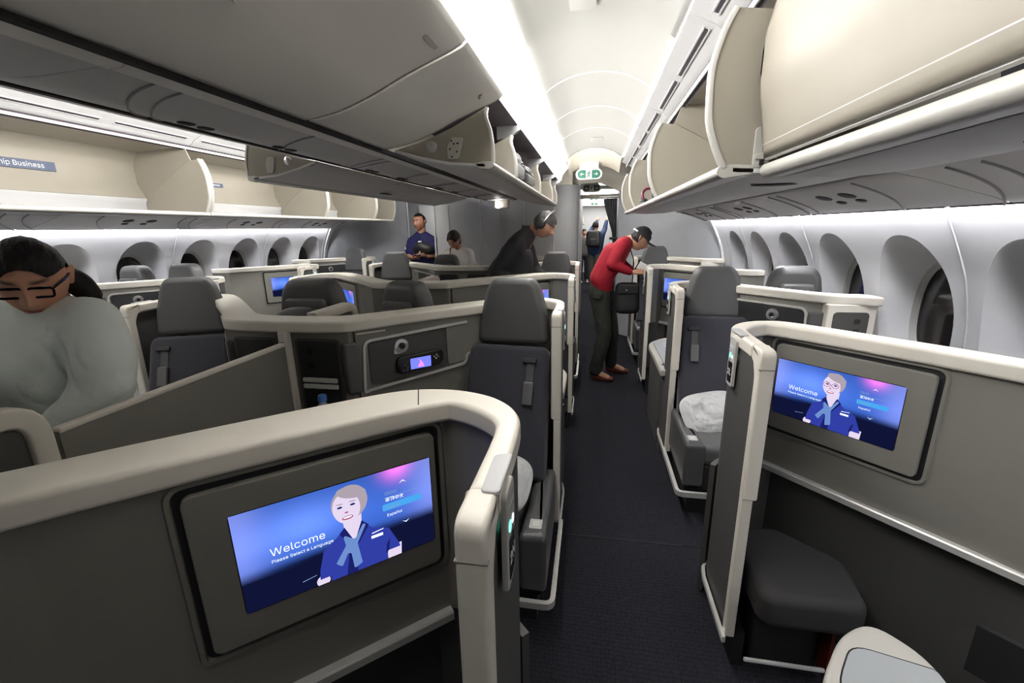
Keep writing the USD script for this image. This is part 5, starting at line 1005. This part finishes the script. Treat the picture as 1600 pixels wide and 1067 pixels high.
sw = [hs([(neck - V3(.03, 0, .03), .075), (shA, .075), (shB, .075), (V3(.24, 4.66, 1.33), .105), (V3(.24, 4.84, 1.33), .105)]), hs([(V3(.24, 4.66, 1.33), .105), (V3(.24, 4.84, 1.33), .105), (V3(.20, 4.66, 1.40), .09), (V3(.20, 4.84, 1.40), .09), (V3(.105, 4.66, 1.13), .115), (V3(.105, 4.84, 1.13), .115)]), hs([(V3(.105, 4.66, 1.13), .118), (V3(.105, 4.84, 1.13), .118), (V3(.12, 4.68, 1.055), .118), (V3(.12, 4.82, 1.055), .118)])]
for a, b, c_ in ((shA, elA, wrA), (shB, elB, wrB)): sw += chain([(a, .074), (a * .5 + b * .5, .066), (b, .060), (b * .5 + c_ * .5, .053), (c_ - V3(.015, 0, 0), .038)])
part(t, 'sweater', organic(sw, .014, 10, .010, 8), 'shirt_red', smooth=True)
part(t, 'trousers', organic([hs([(V3(.10, 4.68, 1.03), .115), (V3(.12, 4.83, 1.03), .115), (V3(.11, 4.68, .93), .11), (V3(.14, 4.83, .93), .11)])] + legs([lgA[0], lgA[1], lgA[2] + V3(0, 0, .02)], (.108, .082, .072)) + legs([lgB[0], lgB[1], lgB[2] + V3(0, 0, .02)], (.108, .082, .072)), .018, 8, .022, 12), 'trousers_olive', smooth=True)
part(t, 'trouser_pocket', tilt(rbox(.02, .11, 4.545, 4.57, .93, 1.0, .01), .25, (0, 1, 0), (.06, 4.55, .96)), 'trousers_olive')
for lg in (lgA, lgB): part(t, 'shoe', organic([hs([(lg[2] + V3(-.02, 0, -.045), .042), (lg[2] + V3(.05, -.01, -.035), .040), (lg[2] + V3(-.02, 0, .0), .038)]), hs([(lg[2] + V3(.05, -.01, -.050), .040), (lg[2] + V3(.175, -.03, -.062), .030)])], .012, 5), 'shoe_brown', smooth=True)
part(t, 'hair', xform(man2tm(hair_cap(4, .085, -.045, .0)), HR, hc, .97), 'hair_black', smooth=60)
cp = hair_cap(4, .2, .028, .5, 1.07); part(t, 'cap', xform(man2tm(cp), HR, hc + HR @ V3(0, 0, .004), .99), 'cap_black', smooth=60)
br = rext(rpoly([(-.075, .06), (-.066, .14), (-.03, .175), (.03, .175), (.066, .14), (.075, .06)], .03), -.004, .004, .003, 2); br.vertices[:, 2] += .042 - br.vertices[:, 0] ** 2 * 5; part(t, 'cap_brim', xform(br, HR, hc, .99), 'cap_black', smooth=60)
part(t, 'cap_band', xform(sweep([(.0915 * math.sin(a), -.114 * math.cos(a), .040) for a in np.linspace(-.9, .9, 12)], [(-.003, -.008), (-.003, .008), (.003, .008), (.003, -.008)]), HR, hc, 1.0), 'tee_white')
eyes(t, hd)
t = thing('boarding_card', 'white folded card held by the man in red', 'paper', (.49, 4.66, 1.25)); part(t, 'sheet', tilt(rbox(.46, .53, 4.64, 4.646, 1.22, 1.30, .002), .5, (0, 1, 0), (.49, 4.64, 1.25)), 'tee_white'); part(t, 'dark_cover', tilt(rbox(.45, .49, 4.648, 4.656, 1.21, 1.29, .002), .5, (0, 1, 0), (.49, 4.64, 1.25)), 'black_soft')
b = organic([hs([(V3(.30, 4.64, 1.05), .045), (V3(.45, 4.64, 1.05), .045), (V3(.30, 4.72, 1.03), .045), (V3(.45, 4.72, 1.03), .045), (V3(.30, 4.64, .82), .055), (V3(.45, 4.64, .82), .055), (V3(.30, 4.72, .82), .055), (V3(.45, 4.72, .82), .055)])], .02, 5, .015, 4)
t = thing('shoulder_bag', 'black shoulder bag hanging in front of the man in red', 'bag', (.375, 4.66, .77)); part(t, 'body', b, 'black_soft', smooth=60); part(t, 'flap', rbox(.27, .48, 4.575, 4.60, .98, 1.08, .012), 'black_soft'); d_ = trimesh.creation.icosphere(2, .010); part(t, 'clasp', d_.apply_translation((.36, 4.57, 1.02)), 'metal', smooth=True); part(t, 'strap', sweep(fillet([(.42, 4.70, 1.06), (.44, 4.80, 1.30), (.36, 4.86, 1.52)], .06), [(-.016, -.003), (-.016, .003), (.016, .003), (.016, -.003)], (1, 0, 0)), 'black_soft')

# --- man in a black jacket with headphones
t = thing('person', 'man in a black jacket wearing large headphones, bending right', 'person', (-.88, 4.45, 0))
hc = V3(-.470, 4.43, 1.685); HR = frame((.80, -.16, -.58), (.52, 0, .9)); hd = (HR, hc, 1.10, 5, 1.0)
neck = V3(-.605, 4.46, 1.615); hip = V3(-.88, 4.5, 1.0)
shA, elA, wrA = V3(-.735, 4.27, 1.50), V3(-.93, 4.20, 1.235), V3(-.72, 4.22, 1.08); shB, elB, wrB = V3(-.70, 4.66, 1.50), V3(-.62, 4.72, 1.22), V3(-.45, 4.66, 1.10)
bones = chain([(hc + HR @ V3(0, -.04, -.04), .060), (neck, .060), (V3(-.75, 4.46, 1.40), .10), (hip, .11)]) + [h for q in (-.10, .10) for h in chain([(hip + V3(0, q, -.05), .09), (V3(-.86, 4.5 + q, .50), .06), (V3(-.88, 4.5 + q, .09), .045), (V3(-.76, 4.48 + q, .04), .03)])] + legs([shA, elA, wrA], (.05, .042, .028)) + legs([shB, elB, wrB], (.05, .042, .028))
make_body(t, bones, hd, (.56, .30, .20), (.36, .10, .09), (.03, .025, .025), [hand(wrA, V3(1, .1, -.2), V3(0, .5, -1), .6), hand(wrB, V3(1, 0, -.2), V3(0, -.4, -1), .6, thumb=-1)], .018)
sw = [hs([(neck + V3(-.03, 0, -.02), .085), (shA, .085), (shB, .085), (V3(-.80, 4.35, 1.38), .115), (V3(-.80, 4.57, 1.38), .115)]), hs([(V3(-.80, 4.35, 1.40), .12), (V3(-.80, 4.57, 1.40), .12), (V3(-.68, 4.38, 1.38), .085), (V3(-.68, 4.54, 1.38), .085), (V3(-.90, 4.36, 1.02), .14), (V3(-.90, 4.60, 1.02), .14), (V3(-.70, 4.40, 1.02), .12), (V3(-.70, 4.54, 1.02), .12)])]
for a, b, c_ in ((shA, elA, wrA), (shB, elB, wrB)): sw += chain([(a, .088), (a * .5 + b * .5, .085), (b, .080), (b * .5 + c_ * .5, .066), (c_, .048)])
part(t, 'jacket', organic(sw, .016, 8, .026, 21), 'jacket_black', smooth=True)
part(t, 'collar', organic([hs([(neck + V3(-.055, q, -.015), .030), (neck + V3(-.07, q, .05), .022)]) for q in (-.06, -.03, 0, .03, .06)] + [hs([(neck + V3(-.01, q, -.055), .026), (neck + V3(-.055, q, .02), .024)]) for q in (-.075, .075)], .012, 6), 'jacket_black', smooth=True)
part(t, 'trousers', organic([hs([(hip + V3(0, -.10, 0), .13), (hip + V3(0, .10, 0), .13)])] + [h for q in (-.10, .10) for h in chain([(hip + V3(0, q, -.05), .11), (V3(-.86, 4.5 + q, .50), .08), (V3(-.88, 4.5 + q, .1), .06)])], .03, 6), 'jeans_dark', smooth=True)
part(t, 'hair', xform(man2tm(hair_cap(4, .098, -.075, -.012)), HR, hc, 1.09), 'hair_grey', smooth=60)
t2 = thing('headphones', 'black over-ear headphones on the bending man in the black jacket', 'headphones', hc)
for sg in (-1, 1):
    c_ = lathe([(0, .034), (.028, .033), (.038, .026), (.040, .010), (.034, 0), (0, 0)], 24); c_ = place(c_, (0, 0, 0), (0, 1), (0, 0, 1)); c_.apply_transform(np.diag([sg * 1.0, 1, 1.15, 1])); 
    if sg < 0: c_.invert()
    c_.apply_translation((sg * .078, -.004, -.004)); part(t2, 'ear_cup', xform(c_, HR, hc, 1.10), 'black_soft', smooth=50)
part(t2, 'headband', xform(sweep([(.101 * math.sin(a), .010 - .0 * a, .018 + .118 * math.cos(a)) for a in np.linspace(-1.50, 1.50, 24)], [(-.010, -.004), (-.010, .004), (.010, .004), (.010, -.004)], (0, 1, .001)), HR, hc, 1.10), 'metal')
eyes(t, hd)

# --- man in a navy polo in the left doorway
t = thing('person', 'man in a navy blue polo shirt standing in the left front doorway, looking aside', 'person', (-2.70, 6.85, 0))
hc = V3(-2.690, 6.75, 1.775); HR = frame((-.30, -.93, -.10), (0, 0, 1)); hd = (HR, hc, 1.14, 5, 1.08); neck = V3(-2.685, 6.79, 1.615)
shA, elA, wrA = V3(-2.86, 6.80, 1.475), V3(-2.91, 6.74, 1.24), V3(-2.76, 6.60, 1.22); shB, elB, wrB = V3(-2.50, 6.82, 1.475), V3(-2.45, 6.74, 1.25), V3(-2.54, 6.56, 1.255)
hip = V3(-2.68, 6.86, .98)
bones = chain([(hc + HR @ V3(0, -.035, -.05), .066), (neck, .066), (V3(-2.68, 6.82, 1.35), .12), (hip, .12)]) + [h for q in (-.10, .10) for h in chain([(hip + V3(q, 0, -.05), .09), (V3(-2.68 + q, 6.86, .5), .06), (V3(-2.68 + q, 6.88, .09), .045), (V3(-2.68 + q, 6.77, .04), .03)])] + legs([shA, elA, wrA], (.055, .045, .030)) + legs([shB, elB, wrB], (.055, .045, .030))
make_body(t, bones, hd, (.42, .20, .125), (.20, .06, .05), (.012, .009, .009), [hand(wrA, V3(.7, -.5, .1), V3(.3, .3, 1), .7), hand(wrB, V3(-.6, -.7, .1), V3(0, .3, 1), .7, thumb=-1)], .018)
sw = [hs([(neck + V3(0, .01, -.035), .085), (shA, .075), (shB, .075), (V3(-2.78, 6.80, 1.30), .13), (V3(-2.58, 6.80, 1.30), .13)]), hs([(V3(-2.78, 6.80, 1.30), .135), (V3(-2.58, 6.80, 1.30), .135), (V3(-2.77, 6.84, 1.0), .135), (V3(-2.59, 6.84, 1.0), .135)])] + chain([(shA, .082), (shA * .35 + elA * .65, .076)]) + chain([(shB, .082), (shB * .35 + elB * .65, .076)])
part(t, 'polo_shirt', organic(sw, .016, 8, .01, 2), 'polo_navy', smooth=True); part(t, 'sleeve_badge', place(rext(rrect(-.012, -.02, .012, .02, .005), 0, .004, .001, 1, False), (-2.935, 6.695, 1.375), (1, -.3)), 'tee_white')
part(t, 'trousers', organic([hs([(hip + V3(-.1, 0, 0), .13), (hip + V3(.1, 0, 0), .13)])] + [h for q in (-.10, .10) for h in chain([(hip + V3(q, 0, -.05), .11), (V3(-2.68 + q, 6.86, .50), .08), (V3(-2.68 + q, 6.88, .1), .06)])], .03, 6), 'jeans_dark', smooth=True)
part(t, 'hair', xform(man2tm(hair_cap(4, .112, -.02, .012, .985, 1.06)), HR, hc, 1.13), 'hair_black', smooth=60); eyes(t, hd)
t = thing('jacket_bundle', 'dark rolled jacket held against the man in navy', 'jacket', (-2.60, 6.60, 1.3)); part(t, 'cloth', organic([hs([(V3(-2.72, 6.60, 1.36), .06), (V3(-2.62, 6.58, 1.40), .085), (V3(-2.50, 6.60, 1.36), .08)])], .018, 6, .03, 14), 'black_soft', smooth=True); part(t, 'white_patch', organic([hs([(V3(-2.64, 6.53, 1.475), .014), (V3(-2.60, 6.53, 1.478), .014)])], .01, 3), 'tee_white', smooth=True)
t = thing('phone', 'black phone with white top held by the man in navy', 'phone', (-2.63, 6.50, 1.29)); part(t, 'body', rbox(-2.68, -2.57, 6.46, 6.54, 1.275, 1.290, .004), 'black_gloss'); part(t, 'screen', rbox(-2.675, -2.575, 6.465, 6.535, 1.290, 1.293, .001), 'tee_white')

# --- woman in white bowed behind the far seats
t = thing('person', 'smiling woman in a white t-shirt with tied brown hair, looking down behind the far seats', 'person', (-1.80, 5.85, 0))
hc = V3(-1.825, 5.76, 1.525); HR = frame((-.18, -.70, -.62), (0, -.5, 1)); hd = (HR, hc, 1.06, 5, 1.0); neck = V3(-1.805, 5.86, 1.43)
shA, elA, wrA = V3(-1.955, 5.88, 1.34), V3(-2.02, 5.82, 1.10), V3(-1.95, 5.62, 1.02); shB, elB, wrB = V3(-1.655, 5.88, 1.335), V3(-1.60, 5.82, 1.10), V3(-1.68, 5.62, 1.02); hip = V3(-1.80, 5.96, .92)
bones = chain([(hc + HR @ V3(0, -.035, -.05), .050), (neck, .050), (V3(-1.80, 5.90, 1.22), .09), (hip, .11)]) + [h for q in (-.09, .09) for h in chain([(hip + V3(q, 0, -.05), .085), (V3(-1.8 + q, 5.98, .48), .055), (V3(-1.8 + q, 6.0, .09), .04), (V3(-1.8 + q, 5.9, .04), .03)])] + legs([shA, elA, wrA], (.045, .036, .025)) + legs([shB, elB, wrB], (.045, .036, .025))
make_body(t, bones, hd, (.56, .30, .20), (.36, .07, .07), (.03, .018, .014), [hand(wrA, V3(.3, -.9, -.2), V3(0, 0, -1), .5), hand(wrB, V3(-.3, -.9, -.2), V3(0, 0, -1), .5, thumb=-1)], .018)
sw = [hs([(neck + V3(-.05, .01, -.055), .055), (neck + V3(.05, .01, -.055), .055), (shA, .066), (shB, .066), (V3(-1.87, 5.85, 1.20), .105), (V3(-1.73, 5.85, 1.20), .105)]), hs([(V3(-1.87, 5.85, 1.20), .11), (V3(-1.73, 5.85, 1.20), .11), (V3(-1.88, 5.93, .95), .125), (V3(-1.72, 5.93, .95), .125)])] + chain([(shA, .068), (elA * .75 + shA * .25, .068)]) + chain([(shB, .068), (elB * .75 + shB * .25, .068)])
part(t, 't_shirt', organic(sw, .015, 8, .012, 9), 'tee_white', smooth=True)
part(t, 'trousers', organic([hs([(hip + V3(-.08, 0, 0), .12), (hip + V3(.08, 0, 0), .12)])] + [h for q in (-.09, .09) for h in chain([(hip + V3(q, 0, -.05), .10), (V3(-1.8 + q, 5.98, .48), .07), (V3(-1.8 + q, 6.0, .1), .055)])], .03, 6), 'jeans_dark', smooth=True)
part(t, 'hair', xform(man2tm(hair_cap(4, .100, -.075, -.005)), HR, hc, 1.06), 'hair_brown', smooth=60); part(t, 'ponytail', xform(organic(chain([(V3(.05, -.10, -.02), .035), (V3(.085, -.09, -.07), .03), (V3(.11, -.05, -.10), .014)]), .01, 5, .01, 3), HR, hc, 1.06), 'hair_brown', smooth=60); eyes(t, hd, False)
part(t, 'bag_strap', sweep(fillet([(-1.895, 5.90, 1.415), (-1.90, 5.80, 1.40), (-1.885, 5.735, 1.25), (-1.87, 5.73, 1.05)], .04), [(-.011, -.003), (-.011, .003), (.011, .003), (.011, -.003)], (1, 0, 0)), 'strap_tan')

# --- two travellers in the far cabin
def far_person(x, y, h, label, coat, trs, facing, reach, pack):
    t = thing('person', label, 'person', (x, y, 0)); k = h / 1.75; hc = V3(x, y, 1.64 * k); HR = frame(facing, (0, 0, 1)); hd = (HR, hc, k, 3, 1.0)
    sd = HR[:, 0]; sA, sB = V3(x, y, 1.42 * k) - sd * .19 * k, V3(x, y, 1.42 * k) + sd * .19 * k; hip = V3(x, y, .95 * k)
    if reach: eA, wA = sA + HR[:, 1] * .16 + V3(0, 0, .12), sA + HR[:, 1] * .24 + sd * .1 + V3(0, 0, .34); eB, wB = sB + HR[:, 1] * .15 + V3(0, 0, .12), sB + HR[:, 1] * .24 + V3(0, 0, .34)
    else: eA, wA = sA + V3(0, 0, -.30), sA + HR[:, 1] * .12 + V3(0, 0, -.52); eB, wB = sB + V3(0, 0, -.30), sB + HR[:, 1] * .12 + V3(0, 0, -.52)
    lg = [[hip + sd * q, V3(x, y, .5 * k) + sd * q, V3(x, y, .09) + sd * q] for q in (-.1, .1)]
    bones = chain([(hc - V3(0, 0, .09), .055), (V3(x, y, 1.45 * k), .06), (hip, .10)]) + sum((legs(q, (.08, .055, .04)) + chain([(q[2], .04), (q[2] + HR[:, 1] * .14 - V3(0, 0, .05), .03)]) for q in lg), []) + legs([sA, eA, wA], (.05, .04, .028)) + legs([sB, eB, wB], (.05, .04, .028))
    make_body(t, bones, hd, (.5, .28, .2), (.42, .16, .13), (.03, .02, .02), [hand(wA, wA - eA, HR[:, 1], .5), hand(wB, wB - eB, HR[:, 1], .5, thumb=-1)], .025)
    part(t, 'coat', organic([hs([(sA, .08), (sB, .08), (hip - sd * .09, .12), (hip + sd * .09, .12)])] + legs([sA, eA, wA], (.078, .066, .05)) + legs([sB, eB, wB], (.078, .066, .05)), .022, 6, .015, 5), coat, smooth=True)
    part(t, 'trousers', organic(sum((legs(q, (.11, .08, .065)) for q in lg), []), .025, 6, .01, 3), trs, smooth=True); part(t, 'hair', xform(man2tm(hair_cap(3, .09, -.04, 0)), HR, hc, k), 'hair_black', smooth=60)
    for q in lg: part(t, 'shoe', organic([hs([(q[2] - V3(0, 0, .045), .042), (q[2] + HR[:, 1] * .15 - V3(0, 0, .055), .034)])], .015, 4), 'tee_white', smooth=True)
    return hc, HR
far_person(.08, 12.3, 1.80, 'traveller in a blue coat reaching up to a bin far along the aisle', 'coat_blue', 'trousers_grey', (.45, .9, 0), True, True)
far_person(-.24, 13.6, 1.60, 'traveller in grey half hidden at the far left of the aisle', 'trousers_grey', 'jeans_dark', (.3, -1, 0), False, False)
t = thing('backpack', 'black backpack on the traveller in the blue coat', 'backpack', (.0, 12.12, 1.2)); part(t, 'body', organic([hs([(V3(-.08, 12.08, 1.50), .07), (V3(.14, 12.02, 1.50), .07), (V3(-.08, 12.06, 1.22), .10), (V3(.14, 12.0, 1.22), .10)])], .025, 5, .01, 2), 'black_soft', smooth=True); part(t, 'pocket', rbox(-.06, .12, 11.88, 11.95, 1.18, 1.36, .02), 'black_soft'); part(t, 'strap', bar((-.10, 12.1, 1.5), (-.05, 12.25, 1.56), .02), 'belt_grey')
soft_bag('travel_bag', .45, .62, 12.5, 12.9, 1.79, 2.02, 'polo_navy', 'dark blue bag being lifted to the far right bin', 15)
